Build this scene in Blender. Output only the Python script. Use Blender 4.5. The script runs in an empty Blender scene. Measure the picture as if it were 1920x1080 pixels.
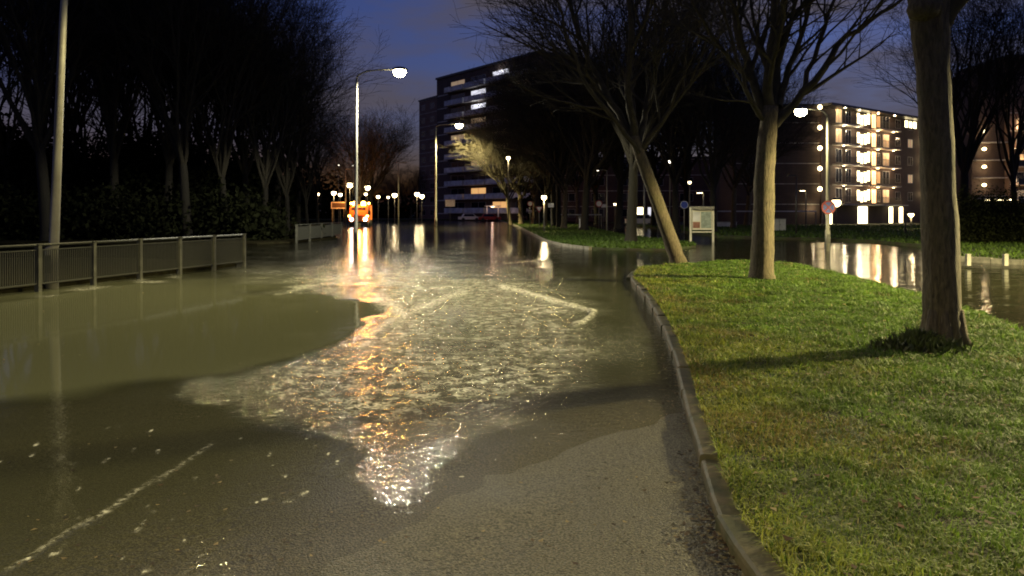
import bpy, bmesh, math, random
import numpy as np
from math import radians, sin, cos, pi

# ------------------------------------------------------------------ camera, world, exposure
S = bpy.context.scene
C = S.collection
F, CX, HY, EYE = 1450.0, 960.0, 398.0, 1.70      # focal length in photo pixels, horizon row, eye height
cam_d = bpy.data.cameras.new('camera'); cam = bpy.data.objects.new('camera', cam_d); C.objects.link(cam)
cam.location = (0, 0, EYE); cam.rotation_euler = (radians(90), 0, 0)
cam_d.sensor_width = 36; cam_d.lens = 36*F/1920
cam_d.shift_y = -(540-HY)/1920
cam_d.clip_start = 0.05; cam_d.clip_end = 3000
S.camera = cam
S.render.resolution_x, S.render.resolution_y = 1024, 576
S.view_settings.view_transform = 'Standard'; S.view_settings.look = 'None'
S.view_settings.exposure = 0.0; S.view_settings.gamma = 1.0
S.render.engine = 'CYCLES'
S.cycles.sample_clamp_indirect = 6
S.cycles.transparent_max_bounces = 16
S.cycles.use_denoising = True
S.cycles.filter_width = 1.9

W = bpy.data.worlds.new('World'); S.world = W; W.use_nodes = True
def build_world():
    nt = W.node_tree; N = nt.nodes; L = nt.links
    bg = N['Background']
    sky = N.new('ShaderNodeTexSky'); sky.sky_type = 'NISHITA'; sky.sun_disc = False
    sky.sun_elevation = radians(-1.2); sky.sun_rotation = radians(75)
    sky.air_density = 1.0; sky.dust_density = 1.0; sky.ozone_density = 2.0
    tc = N.new('ShaderNodeTexCoord')
    mp = N.new('ShaderNodeMapping'); mp.inputs['Scale'].default_value = (1.1, 1.1, 4.2)
    mp.inputs['Location'].default_value = (0.35, 0.0, 0.15)
    nz = N.new('ShaderNodeTexNoise'); nz.inputs['Scale'].default_value = 2.3; nz.inputs['Detail'].default_value = 5
    nz.inputs['Roughness'].default_value = 0.55
    rp = N.new('ShaderNodeValToRGB'); rp.color_ramp.elements[0].position = 0.46; rp.color_ramp.elements[1].position = 0.62
    tint = N.new('ShaderNodeMix'); tint.data_type = 'RGBA'; tint.blend_type = 'MULTIPLY'
    tint.inputs[0].default_value = 1.0
    tint.inputs[7].default_value = SKY_TINT
    cl = N.new('ShaderNodeMix'); cl.data_type = 'RGBA'
    cl.inputs[7].default_value = CLOUD
    L.new(tc.outputs['Generated'], mp.inputs['Vector']); L.new(mp.outputs[0], nz.inputs['Vector'])
    L.new(nz.outputs[0], rp.inputs[0])
    L.new(sky.outputs[0], tint.inputs[6])
    L.new(tint.outputs[2], cl.inputs[6]); L.new(rp.outputs[0], cl.inputs[0])
    L.new(cl.outputs[2], bg.inputs['Color'])
    bg.inputs['Strength'].default_value = SKY_STR
SKY_TINT = (2.6, 2.8, 5.6, 1); CLOUD = (0.55, 0.50, 0.68, 1); SKY_STR = 0.15
build_world()

LAMP_COL = (1.0, 0.84, 0.38)

# ------------------------------------------------------------------ helpers
def G(px, py, z=0.0):
    """ground point seen at a photo position"""
    Y = (EYE-z)*F/(py-HY)
    return ((px-CX)/F*Y, Y)
def XP(px, Y): return (px-CX)/F*Y
def ZP(py, Y): return EYE+(HY-py)/F*Y

def link(o):
    C.objects.link(o); return o
def tag(o, label=None, cat=None, group=None, kind=None):
    if label: o['label'] = label
    if cat: o['category'] = cat
    if group: o['group'] = group
    if kind: o['kind'] = kind
    return o
def thing(name, label, cat, loc=(0,0,0), rz=0, group=None):
    o = bpy.data.objects.new(name, None); link(o); o.empty_display_size = 0.2
    o.location = loc; o.rotation_euler = (0, 0, rz)
    return tag(o, label, cat, group)
def mesh(name, V, Fc, mat, parent=None, smooth=False):
    me = bpy.data.meshes.new(name); me.from_pydata([tuple(v) for v in V], [], [tuple(f) for f in Fc]); me.update()
    if mat: me.materials.append(mat)
    if smooth: me.shade_smooth()
    o = bpy.data.objects.new(name, me); link(o)
    if parent: o.parent = parent
    return o
def mesh_np(name, V, loops, sizes, mat, parent=None, smooth=False):
    me = bpy.data.meshes.new(name)
    V = np.asarray(V, dtype=np.float32); loops = np.asarray(loops, dtype=np.int32).ravel(); sizes = np.asarray(sizes, dtype=np.int32)
    me.vertices.add(len(V)); me.vertices.foreach_set('co', V.ravel())
    me.loops.add(len(loops)); me.loops.foreach_set('vertex_index', loops)
    me.polygons.add(len(sizes))
    st = np.concatenate([[0], np.cumsum(sizes)[:-1]]).astype(np.int32)
    me.polygons.foreach_set('loop_start', st); me.polygons.foreach_set('loop_total', sizes)
    me.update(calc_edges=True)
    if mat: me.materials.append(mat)
    if smooth: me.shade_smooth()
    o = bpy.data.objects.new(name, me); link(o)
    if parent: o.parent = parent
    return o

class MB:
    """collects shapes into one mesh"""
    def __init__(s): s.V = []; s.F = []
    def add(s, V, Fc):
        b = len(s.V); s.V += [tuple(v) for v in V]; s.F += [tuple(b+i for i in f) for f in Fc]
    def box(s, x0, x1, y0, y1, z0, z1):
        s.add([(x0,y0,z0),(x1,y0,z0),(x1,y1,z0),(x0,y1,z0),(x0,y0,z1),(x1,y0,z1),(x1,y1,z1),(x0,y1,z1)],
              [(0,3,2,1),(4,5,6,7),(0,1,5,4),(1,2,6,5),(2,3,7,6),(3,0,4,7)])
    def tube(s, P, R, n=8, cap=True):
        P = [np.array(p, float) for p in P]; m = len(P); b = len(s.V)
        ref = None
        for i in range(m):
            t = P[min(i+1, m-1)]-P[max(i-1, 0)]; t /= (np.linalg.norm(t)+1e-9)
            if ref is None:
                a = np.array((1.0,0,0)) if abs(t[0]) < 0.8 else np.array((0,1.0,0))
            else: a = ref
            u = a-t*np.dot(a, t); u /= (np.linalg.norm(u)+1e-9); w = np.cross(t, u); ref = u
            r = R[i] if hasattr(R, '__len__') else R
            for k in range(n):
                q = P[i]+r*(cos(2*pi*k/n)*u+sin(2*pi*k/n)*w); s.V.append((q[0], q[1], q[2]))
        for i in range(m-1):
            for k in range(n):
                k2 = (k+1) % n
                s.F.append((b+i*n+k, b+i*n+k2, b+(i+1)*n+k2, b+(i+1)*n+k))
        if cap:
            s.F.append(tuple(b+k for k in range(n))[::-1]); s.F.append(tuple(b+(m-1)*n+k for k in range(n)))
    def lathe(s, prof, n=14, c=(0,0,0)):
        b = len(s.V); m = len(prof)
        for r, z in prof:
            for k in range(n): s.V.append((c[0]+r*cos(2*pi*k/n), c[1]+r*sin(2*pi*k/n), c[2]+z))
        for i in range(m-1):
            for k in range(n):
                k2 = (k+1) % n
                s.F.append((b+i*n+k, b+i*n+k2, b+(i+1)*n+k2, b+(i+1)*n+k))
        s.F.append(tuple(b+k for k in range(n))[::-1]); s.F.append(tuple(b+(m-1)*n+k for k in range(n)))
    def disc(s, c, r, th, n=24, ri=0):
        """disc or ring facing -y"""
        b = len(s.V)
        if ri <= 0:
            for y in (0, th):
                for k in range(n): s.V.append((c[0]+r*cos(2*pi*k/n), c[1]+y, c[2]+r*sin(2*pi*k/n)))
            s.F.append(tuple(b+k for k in range(n))); s.F.append(tuple(b+n+k for k in range(n))[::-1])
            for k in range(n):
                k2 = (k+1) % n; s.F.append((b+k, b+n+k, b+n+k2, b+k2))
        else:
            for rr in (r, ri):
                for y in (0, th):
                    for k in range(n): s.V.append((c[0]+rr*cos(2*pi*k/n), c[1]+y, c[2]+rr*sin(2*pi*k/n)))
            for k in range(n):
                k2 = (k+1) % n
                s.F += [(b+k, b+k2, b+2*n+k2, b+2*n+k), (b+k, b+n+k, b+n+k2, b+k2), (b+2*n+k, b+2*n+k2, b+3*n+k2, b+3*n+k), (b+n+k, b+3*n+k, b+3*n+k2, b+n+k2)]
    def build(s, name, mat, parent=None, smooth=False):
        return mesh(name, s.V, s.F, mat, parent, smooth)

def dup(root, loc, rz=0, scale=(1,1,1), label=None, group=None, tilt=(0,0)):
    r = root.copy(); link(r); r.location = loc; r.rotation_euler = (tilt[0],tilt[1],rz); r.scale = scale
    if label: r['label'] = label
    if group: r['group'] = group
    for ch in list(root.children):
        c = ch.copy(); link(c); c.parent = r
        for g in ch.children:
            d = g.copy(); link(d); d.parent = c
    return r

# ------------------------------------------------------------------ materials
def mat(name, col, rough=0.6, metal=0, noise=None, bump=None, col2=None, spec=0.5, detail=6):
    m = bpy.data.materials.new(name); m.use_nodes = True; nt = m.node_tree; N = nt.nodes; L = nt.links
    b = N['Principled BSDF']; b.inputs['Base Color'].default_value = (*col, 1); b.inputs['Roughness'].default_value = rough
    b.inputs['Metallic'].default_value = metal; b.inputs['Specular IOR Level'].default_value = spec
    tc = N.new('ShaderNodeTexCoord')
    if noise:
        nz = N.new('ShaderNodeTexNoise'); nz.inputs['Scale'].default_value = noise; nz.inputs['Detail'].default_value = detail
        L.new(tc.outputs['Object'], nz.inputs['Vector'])
        rp = N.new('ShaderNodeValToRGB'); rp.color_ramp.elements[0].position = 0.35; rp.color_ramp.elements[1].position = 0.65
        c2 = col2 or tuple(c*0.55 for c in col)
        rp.color_ramp.elements[0].color = (*c2, 1); rp.color_ramp.elements[1].color = (*col, 1)
        L.new(nz.outputs[0], rp.inputs[0]); L.new(rp.outputs[0], b.inputs['Base Color'])
        if bump:
            bp = N.new('ShaderNodeBump'); bp.inputs['Distance'].default_value = bump; bp.inputs['Strength'].default_value = 0.8
            L.new(nz.outputs[0], bp.inputs['Height']); L.new(bp.outputs[0], b.inputs['Normal'])
    return m
def emis(name, col, st):
    m = bpy.data.materials.new(name); m.use_nodes = True
    b = m.node_tree.nodes['Principled BSDF']; b.inputs['Base Color'].default_value = (*col, 1)
    b.inputs['Emission Color'].default_value = (*col, 1); b.inputs['Emission Strength'].default_value = st
    return m
def brick(name, c1, c2, mortar, scale=1.0):
    m = bpy.data.materials.new(name); m.use_nodes = True; nt = m.node_tree; N = nt.nodes; L = nt.links
    b = N['Principled BSDF']; b.inputs['Roughness'].default_value = 0.85
    tc = N.new('ShaderNodeTexCoord'); sp = N.new('ShaderNodeSeparateXYZ'); cb = N.new('ShaderNodeCombineXYZ')
    ad = N.new('ShaderNodeMath'); ad.operation = 'ADD'
    L.new(tc.outputs['Object'], sp.inputs[0]); L.new(sp.outputs[0], ad.inputs[0]); L.new(sp.outputs[1], ad.inputs[1])
    L.new(ad.outputs[0], cb.inputs[0]); L.new(sp.outputs[2], cb.inputs[1])
    br = N.new('ShaderNodeTexBrick'); br.inputs['Scale'].default_value = scale
    br.inputs['Color1'].default_value = (*c1, 1); br.inputs['Color2'].default_value = (*c2, 1); br.inputs['Mortar'].default_value = (*mortar, 1)
    br.inputs['Brick Width'].default_value = 0.22; br.inputs['Row Height'].default_value = 0.07; br.inputs['Mortar Size'].default_value = 0.01
    L.new(cb.outputs[0], br.inputs['Vector'])
    nz = N.new('ShaderNodeTexNoise'); nz.inputs['Scale'].default_value = 0.7; nz.inputs['Detail'].default_value = 5
    L.new(tc.outputs['Object'], nz.inputs['Vector'])
    mx = N.new('ShaderNodeMix'); mx.data_type = 'RGBA'; mx.blend_type = 'MULTIPLY'; mx.inputs[0].default_value = 0.55
    L.new(br.outputs[0], mx.inputs[6]); L.new(nz.outputs[0], mx.inputs[7]); L.new(mx.outputs[2], b.inputs['Base Color'])
    return m

M = {}
M['galv'] = mat('galvanised steel', (0.17,0.165,0.14), 0.6, 0.1, noise=3, col2=(0.12,0.115,0.095))
M['darkmetal'] = mat('dark painted metal', (0.05,0.05,0.045), 0.4, 0.3, noise=6)
M['concrete'] = mat('concrete', (0.17,0.16,0.13), 0.7, noise=5, bump=0.01, col2=(0.09,0.085,0.065), detail=10)
M['kerb'] = mat('wet kerb concrete', (0.085,0.068,0.042), 0.6, noise=6, bump=0.012, col2=(0.032,0.034,0.016), detail=12, spec=.3)
M['bark'] = mat('bark', (0.24,0.19,0.12), 0.85, noise=9, bump=0.03, col2=(0.11,0.09,0.06), detail=9)
def bark_mat(name, c1, c2):
    m = bpy.data.materials.new(name); m.use_nodes = True; nt = m.node_tree; N = nt.nodes; L = nt.links
    b = N['Principled BSDF']; b.inputs['Roughness'].default_value = .85; b.inputs['Specular IOR Level'].default_value = .25
    tc = N.new('ShaderNodeTexCoord'); mp = N.new('ShaderNodeMapping'); mp.inputs['Scale'].default_value = (1,1,.22)
    n1 = N.new('ShaderNodeTexNoise'); n1.inputs['Scale'].default_value = 26; n1.inputs['Detail'].default_value = 8; n1.inputs['Roughness'].default_value = .65; n1.inputs['Distortion'].default_value = .8
    n2 = N.new('ShaderNodeTexNoise'); n2.inputs['Scale'].default_value = 1.6; n2.inputs['Detail'].default_value = 4
    L.new(tc.outputs['Object'], mp.inputs['Vector']); L.new(mp.outputs[0], n1.inputs['Vector']); L.new(tc.outputs['Object'], n2.inputs['Vector'])
    rp = N.new('ShaderNodeValToRGB'); e = rp.color_ramp.elements; e[0].position = .36; e[0].color = (*c2,1); e[1].position = .6; e[1].color = (*c1,1)
    mx = N.new('ShaderNodeMix'); mx.data_type = 'RGBA'; mx.blend_type = 'MIX'; mx.inputs[7].default_value = (c1[0]*.5, c1[1]*.62, c1[2]*.4, 1)
    r2 = N.new('ShaderNodeMapRange'); r2.inputs['From Min'].default_value = .5; r2.inputs['From Max'].default_value = .75; r2.inputs['To Max'].default_value = .6
    L.new(n2.outputs[0], r2.inputs['Value']); L.new(r2.outputs[0], mx.inputs[0])
    L.new(n1.outputs[0], rp.inputs[0]); L.new(rp.outputs[0], mx.inputs[6]); L.new(mx.outputs[2], b.inputs['Base Color'])
    bp = N.new('ShaderNodeBump'); bp.inputs['Distance'].default_value = .035; L.new(n1.outputs[0], bp.inputs['Height']); L.new(bp.outputs[0], b.inputs['Normal'])
    return m
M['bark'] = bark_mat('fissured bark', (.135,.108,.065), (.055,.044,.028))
M['bark_dark'] = bark_mat('shade-dark bark', (.019,.017,.012), (.01,.009,.007))  # darkened bark and twig copies, night shade put into the colour
M['twig_dark'] = mat('shade-dark twig bark', (0.024,0.021,0.015), 0.9, noise=4, col2=(0.02,0.018,0.012), spec=.2)
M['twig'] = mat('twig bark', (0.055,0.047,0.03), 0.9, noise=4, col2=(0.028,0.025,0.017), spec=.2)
M['brick_dark'] = brick('dark brick', (0.13,0.08,0.06), (0.09,0.055,0.045), (0.07,0.065,0.06))
M['brick_red'] = brick('red brick', (0.26,0.14,0.10), (0.2,0.11,0.08), (0.15,0.13,0.11))
M['slab'] = mat('pale concrete band', (0.5,0.47,0.42), 0.7, noise=2)
M['panel'] = mat('pale blue balcony panel', (0.52,0.57,0.64), 0.6, noise=0.8)
M['whitepanel'] = mat('white balcony panel', (0.72,0.72,0.7), 0.6, noise=0.8)
M['glass'] = mat('dark window glass', (0.02,0.022,0.03), 0.08, noise=1)
M['frame'] = mat('window frame', (0.35,0.34,0.32), 0.5, noise=3)
M['lit_white'] = emis('lit room white', (0.9,0.9,1.0), 0.9)
M['lit_warm'] = emis('lit stairwell', (1.0,0.82,0.45), 7)
M['lit_amber'] = emis('amber ceiling glow pane', (1.0,0.6,0.25), 2.6)
M['lit_dim'] = emis('curtained room glow', (1.0,0.7,0.4), 0.22)
M['lit_orange'] = emis('orange room or ceiling glow', (1.0,0.55,0.2), 0.7)
M['lens'] = emis('street lamp lens', (1.0,0.88,0.5), 60)
M['lens_far'] = emis('far lamp lens', (1.0,0.78,0.42), 12)
M['lens_dim'] = emis('dim lamp lens', (1.0,0.9,0.7), 4)
M['wall_lamp'] = emis('gallery lamp glass', (1.0,0.8,0.42), 7)
M['orange'] = mat('orange vehicle paint', (0.75,0.18,0.03), 0.35, noise=2, col2=(0.6,0.13,0.02))
M['tyre'] = mat('rubber', (0.02,0.02,0.02), 0.8, noise=9)
M['red'] = mat('red sign paint', (0.32,0.02,0.018), 0.5, noise=5, col2=(0.24,0.015,0.014))
M['blue'] = mat('blue sign paint', (0.03,0.06,0.35), 0.4, noise=5, col2=(0.025,0.05,0.28))
M['white'] = mat('white paint', (0.75,0.75,0.7), 0.4, noise=4, col2=(0.6,0.6,0.56))
M['cream'] = mat('cream board', (0.6,0.58,0.45), 0.5, noise=4, col2=(0.5,0.48,0.38))
M['rail'] = mat('painted railing', (0.03,0.033,0.024), 0.6, 0.1, noise=5, col2=(0.035,0.035,0.028))
M['railpost'] = mat('weathered railing post', (0.075,0.075,0.055), 0.7, noise=5)
M['soil'] = mat('dark leafy soil', (0.02,0.019,0.01), 0.9, noise=4, bump=0.03, col2=(0.012,0.01,0.006), spec=0)
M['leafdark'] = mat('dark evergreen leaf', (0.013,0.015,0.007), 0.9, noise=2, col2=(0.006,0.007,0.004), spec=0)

def verge_mat():
    m = bpy.data.materials.new('turf'); m.use_nodes = True; nt = m.node_tree; N = nt.nodes; L = nt.links
    b = N['Principled BSDF']; b.inputs['Roughness'].default_value = 0.9
    tc = N.new('ShaderNodeTexCoord')
    n1 = N.new('ShaderNodeTexNoise'); n1.inputs['Scale'].default_value = 1.4; n1.inputs['Detail'].default_value = 6
    n2 = N.new('ShaderNodeTexNoise'); n2.inputs['Scale'].default_value = 45; n2.inputs['Detail'].default_value = 6
    r1 = N.new('ShaderNodeValToRGB'); e = r1.color_ramp.elements
    e[0].position = 0.38; e[0].color = (0.035,0.03,0.012,1); e[1].position = 0.6; e[1].color = (0.045,0.07,0.012,1)
    mx = N.new('ShaderNodeMix'); mx.data_type = 'RGBA'; mx.blend_type = 'MULTIPLY'; mx.inputs[0].default_value = 0.7
    L.new(tc.outputs['Object'], n1.inputs['Vector']); L.new(tc.outputs['Object'], n2.inputs['Vector'])
    L.new(n1.outputs[0], r1.inputs[0]); L.new(r1.outputs[0], mx.inputs[6]); L.new(n2.outputs[0], mx.inputs[7]); L.new(mx.outputs[2], b.inputs['Base Color'])
    bp = N.new('ShaderNodeBump'); bp.inputs['Distance'].default_value = 0.04; L.new(n2.outputs[0], bp.inputs['Height']); L.new(bp.outputs[0], b.inputs['Normal'])
    return m
M['turf'] = verge_mat()

def attr_mat(name, rough=0.6, sheen=0.0):
    m = bpy.data.materials.new(name); m.use_nodes = True; nt = m.node_tree; N = nt.nodes; L = nt.links
    b = N['Principled BSDF']; b.inputs['Roughness'].default_value = rough; b.inputs['Specular IOR Level'].default_value = 0.35
    a = N.new('ShaderNodeAttribute'); a.attribute_name = 'hue'
    L.new(a.outputs['Color'], b.inputs['Base Color'])
    tl = N.new('ShaderNodeBsdfTranslucent'); L.new(a.outputs['Color'], tl.inputs['Color']); ms = N.new('ShaderNodeMixShader'); ms.inputs[0].default_value = .35
    L.new(b.outputs[0], ms.inputs[1]); L.new(tl.outputs[0], ms.inputs[2]); L.new(ms.outputs[0], N['Material Output'].inputs['Surface'])
    return m
M['blade'] = attr_mat('grass blade', 0.65)

def road_mat():
    m = bpy.data.materials.new('wet asphalt'); m.use_nodes = True; nt = m.node_tree; N = nt.nodes; L = nt.links
    b = N['Principled BSDF']
    tc = N.new('ShaderNodeTexCoord')
    n1 = N.new('ShaderNodeTexVoronoi'); n1.inputs['Scale'].default_value = 95
    n2 = N.new('ShaderNodeTexNoise'); n2.inputs['Scale'].default_value = 0.9; n2.inputs['Detail'].default_value = 8
    n3 = N.new('ShaderNodeTexNoise'); n3.inputs['Scale'].default_value = 75; n3.inputs['Detail'].default_value = 3
    for n in (n1, n2, n3): L.new(tc.outputs['Object'], n.inputs['Vector'])
    r = N.new('ShaderNodeValToRGB'); e = r.color_ramp.elements
    e[0].position = 0.4; e[0].color = (0.026,0.024,0.019,1); e[1].position = 0.64; e[1].color = (0.135,0.122,0.088,1)
    L.new(n3.outputs[0], r.inputs[0])
    r2 = N.new('ShaderNodeValToRGB'); e = r2.color_ramp.elements
    e[0].position = 0.3; e[0].color = (0.6,0.6,0.6,1); e[1].position = 0.7; e[1].color = (1,1,1,1)
    L.new(n2.outputs[0], r2.inputs[0])
    mx = N.new('ShaderNodeMix'); mx.data_type = 'RGBA'; mx.blend_type = 'MULTIPLY'; mx.inputs[0].default_value = 1
    L.new(r.outputs[0], mx.inputs[6]); L.new(r2.outputs[0], mx.inputs[7]); L.new(mx.outputs[2], b.inputs['Base Color'])
    mr = N.new('ShaderNodeMapRange'); mr.inputs['From Min'].default_value = 0.3; mr.inputs['From Max'].default_value = 0.7
    mr.inputs['To Min'].default_value = 0.5; mr.inputs['To Max'].default_value = 0.75; b.inputs['Specular IOR Level'].default_value = 0.3
    L.new(n2.outputs[0], mr.inputs['Value']); L.new(mr.outputs[0], b.inputs['Roughness'])
    bp = N.new('ShaderNodeBump'); bp.inputs['Distance'].default_value = 0.008; bp.inputs['Strength'].default_value = 0.9
    ad = N.new('ShaderNodeMath'); ad.operation = 'ADD'; L.new(n1.outputs['Distance'], ad.inputs[0]); L.new(n3.outputs[0], ad.inputs[1])
    L.new(ad.outputs[0], bp.inputs['Height']); L.new(bp.outputs[0], b.inputs['Normal'])
    return m
M['road'] = road_mat()

def water_mat():
    m = bpy.data.materials.new('flood water'); m.use_nodes = True; nt = m.node_tree; N = nt.nodes; L = nt.links
    out = N['Material Output']; N.remove(N['Principled BSDF'])
    tc = N.new('ShaderNodeTexCoord')
    def at(n):
        a = N.new('ShaderNodeAttribute'); a.attribute_name = n; return a.outputs['Fac']
    mud, amp, far, foam = at('mud'), at('ripple'), at('swell'), at('foam')
    def noise(scale, det, stretch=(1,1,1), rough=0.5, dist=0, rz=0):
        mp = N.new('ShaderNodeMapping'); mp.inputs['Scale'].default_value = stretch; mp.inputs['Rotation'].default_value = (0,0,rz)
        n = N.new('ShaderNodeTexNoise'); n.inputs['Scale'].default_value = scale; n.inputs['Detail'].default_value = det
        n.inputs['Roughness'].default_value = rough; n.inputs['Distortion'].default_value = dist
        L.new(tc.outputs['Object'], mp.inputs['Vector']); L.new(mp.outputs[0], n.inputs['Vector']); return n.outputs[0]
    def mth(op, a, b, c=None):
        n = N.new('ShaderNodeMath'); n.operation = op
        for i, v in enumerate((a, b, c)):
            if v is None: continue
            if isinstance(v, (int, float)): n.inputs[i].default_value = v
            else: L.new(v, n.inputs[i])
        return n.outputs[0]
    fine = noise(13, 3, (1,1,1), 0.55, 0.4, 0.5)
    small = noise(28, 2, (1,1,1), 0.5, 0.3)
    long_ = noise(1.3, 3.5, (0.5,1.2,1), 0.55, 0.6)
    calm = noise(3.0, 2)
    h = mth('MULTIPLY', mth('MULTIPLY', fine, 0.07), amp)
    h = mth('ADD', h, mth('MULTIPLY', mth('MULTIPLY', small, 0.018), amp))
    h = mth('ADD', h, mth('MULTIPLY', mth('MULTIPLY', long_, 0.07), far))
    h = mth('ADD', h, mth('MULTIPLY', calm, 0.0008))
    bp = N.new('ShaderNodeBump'); bp.inputs['Distance'].default_value = 1.0; bp.inputs['Strength'].default_value = 1.0
    L.new(h, bp.inputs['Height'])
    fr = N.new('ShaderNodeFresnel'); fr.inputs['IOR'].default_value = 1.34; L.new(bp.outputs[0], fr.inputs['Normal'])
    geo = N.new('ShaderNodeNewGeometry'); front = mth('MULTIPLY', fr.outputs[0], mth('SUBTRACT', 1.0, geo.outputs['Backfacing']))
    gl = N.new('ShaderNodeBsdfGlossy'); gl.inputs['Roughness'].default_value = 0.06; L.new(bp.outputs[0], gl.inputs['Normal'])
    df = N.new('ShaderNodeBsdfDiffuse'); df.inputs['Color'].default_value = (0.112,0.117,0.068,1)
    tr = N.new('ShaderNodeBsdfTransparent'); dm = N.new('ShaderNodeMix'); dm.data_type = 'RGBA'
    dm.inputs[6].default_value = (0.95,0.93,0.85,1); dm.inputs[7].default_value = (0.30,0.29,0.25,1); L.new(at('deep'), dm.inputs[0]); L.new(dm.outputs[2], tr.inputs['Color'])
    body = N.new('ShaderNodeMixShader'); L.new(mud, body.inputs[0]); L.new(tr.outputs[0], body.inputs[1]); L.new(df.outputs[0], body.inputs[2])
    s = N.new('ShaderNodeMixShader'); L.new(front, s.inputs[0]); L.new(body.outputs[0], s.inputs[1]); L.new(gl.outputs[0], s.inputs[2])
    # foam, broken up into flecks; pale foam webs also paint in glitter
    fn = noise(22, 5, (1,1,1), 0.65)
    fm = mth('MULTIPLY', foam, 1.0)
    mr = N.new('ShaderNodeMapRange'); L.new(fn, mr.inputs['Value']); mr.inputs['From Min'].default_value = 0.44; mr.inputs['From Max'].default_value = 0.62
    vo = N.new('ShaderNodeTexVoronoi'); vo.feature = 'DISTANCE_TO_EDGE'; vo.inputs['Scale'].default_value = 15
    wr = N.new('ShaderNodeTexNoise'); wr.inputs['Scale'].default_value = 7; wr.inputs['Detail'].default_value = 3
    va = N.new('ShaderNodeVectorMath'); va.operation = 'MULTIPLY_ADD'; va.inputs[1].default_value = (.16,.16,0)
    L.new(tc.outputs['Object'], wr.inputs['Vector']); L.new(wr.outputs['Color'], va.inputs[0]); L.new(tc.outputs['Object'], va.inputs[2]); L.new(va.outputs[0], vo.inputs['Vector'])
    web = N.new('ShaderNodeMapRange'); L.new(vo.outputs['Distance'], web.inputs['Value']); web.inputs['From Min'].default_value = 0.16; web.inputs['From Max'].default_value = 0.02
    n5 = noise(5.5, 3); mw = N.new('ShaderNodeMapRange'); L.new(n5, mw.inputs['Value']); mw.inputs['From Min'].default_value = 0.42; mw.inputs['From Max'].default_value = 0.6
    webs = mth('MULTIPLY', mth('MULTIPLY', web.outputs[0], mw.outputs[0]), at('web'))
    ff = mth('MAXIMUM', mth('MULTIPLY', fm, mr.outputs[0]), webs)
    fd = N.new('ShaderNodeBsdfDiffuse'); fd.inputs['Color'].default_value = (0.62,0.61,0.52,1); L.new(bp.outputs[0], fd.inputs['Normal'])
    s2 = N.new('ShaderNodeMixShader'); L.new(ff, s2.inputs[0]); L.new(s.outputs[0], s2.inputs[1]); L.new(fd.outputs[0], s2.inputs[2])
    L.new(s2.outputs[0], out.inputs['Surface'])
    return m
M['water'] = water_mat()

# ------------------------------------------------------------------ 2-D helpers
def seg_dist(px, py, pts, closed=False):
    d = np.full(px.shape, 1e9); n = len(pts)
    for i in range(n if closed else n-1):
        ax, ay = pts[i]; bx, by = pts[(i+1) % n]
        vx, vy = bx-ax, by-ay; L2 = vx*vx+vy*vy+1e-9
        t = np.clip(((px-ax)*vx+(py-ay)*vy)/L2, 0, 1)
        d = np.minimum(d, np.hypot(px-ax-t*vx, py-ay-t*vy))
    return d
def inside(px, py, pts):
    c = np.zeros(px.shape, bool); n = len(pts); j = n-1
    for i in range(n):
        xi, yi = pts[i]; xj, yj = pts[j]
        cond = ((yi > py) != (yj > py))
        xx = (xj-xi)*(py-yi)/((yj-yi)+1e-12)+xi
        c ^= cond & (px < xx); j = i
    return c
def sd(px, py, pts):
    d = seg_dist(px, py, pts, True); return np.where(inside(px, py, pts), d, -d)
def smooth(x, a, b):
    t = np.clip((x-a)/(b-a), 0, 1); return t*t*(3-2*t)
def vnoise(x, y, seed=0):
    """cheap smooth value noise"""
    r = np.random.RandomState(seed); T = r.rand(64, 64)
    xi = np.floor(x).astype(int); yi = np.floor(y).astype(int); fx = x-xi; fy = y-yi
    fx = fx*fx*(3-2*fx); fy = fy*fy*(3-2*fy)
    a = T[xi % 64, yi % 64]; b = T[(xi+1) % 64, yi % 64]; c = T[xi % 64, (yi+1) % 64]; d = T[(xi+1) % 64, (yi+1) % 64]
    return (a*(1-fx)+b*fx)*(1-fy)+(c*(1-fx)+d*fx)*fy
def fan_grid(r0, r1, nr, a0, a1, na):
    rr = np.geomspace(r0, r1, nr); aa = np.linspace(a0, a1, na)
    R, A = np.meshgrid(rr, aa, indexing='ij')
    X = R*np.sin(A); Y = R*np.cos(A)
    i = np.arange(nr-1)[:, None]*na+np.arange(na-1)[None, :]
    Q = np.stack([i, i+1, i+na+1, i+na], -1).reshape(-1, 4)
    return X.ravel(), Y.ravel(), Q

# ------------------------------------------------------------------ ground, road, flood water
mesh('ground', [(-900,-60,-0.9),(900,-60,-0.9),(900,1500,-0.9),(-900,1500,-0.9)], [(0,1,2,3)], M['soil'])['kind'] = 'structure'

kerb_line = [(1.35,-6.0),(1.2,0.5),(1.12,2.4)]+[G(*p) for p in [(1393,1075),(1347,1007),(1322,927),(1306,853),(1291,805),(1281,760),(1274,718),(1258,660),(1236,607),(1205,554),(1181,530)]]+[(3.1,20.2),(3.5,22.0)]
near_right = [(4.4,23.2),(5.9,24.2),(7.9,25.4),(8.75,23.5),(8.5,19.5),(7.95,14.8),(7.5,12.3),(6.95,10.4),(6.3,6.0),(6.3,-6.0)]
near_poly = kerb_line+near_right
shore = [(-3.2,-2),(-1.6,2.2)]+[G(*p) for p in [(560,1090),(650,1040),(725,985),(800,930),(880,880),(1000,852),(1150,815),(1300,770)]]+[(3.0,6.2),(3.0,-2)]

def shore_depth(X, Y):
    """signed distance in metres, positive = on the dry side"""
    s = sd(X, Y, shore)
    return s+0.35*(vnoise(X*1.4, Y*1.4, 3)-0.5)+0.12*(vnoise(X*5, Y*5, 4)-0.5)

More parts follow.
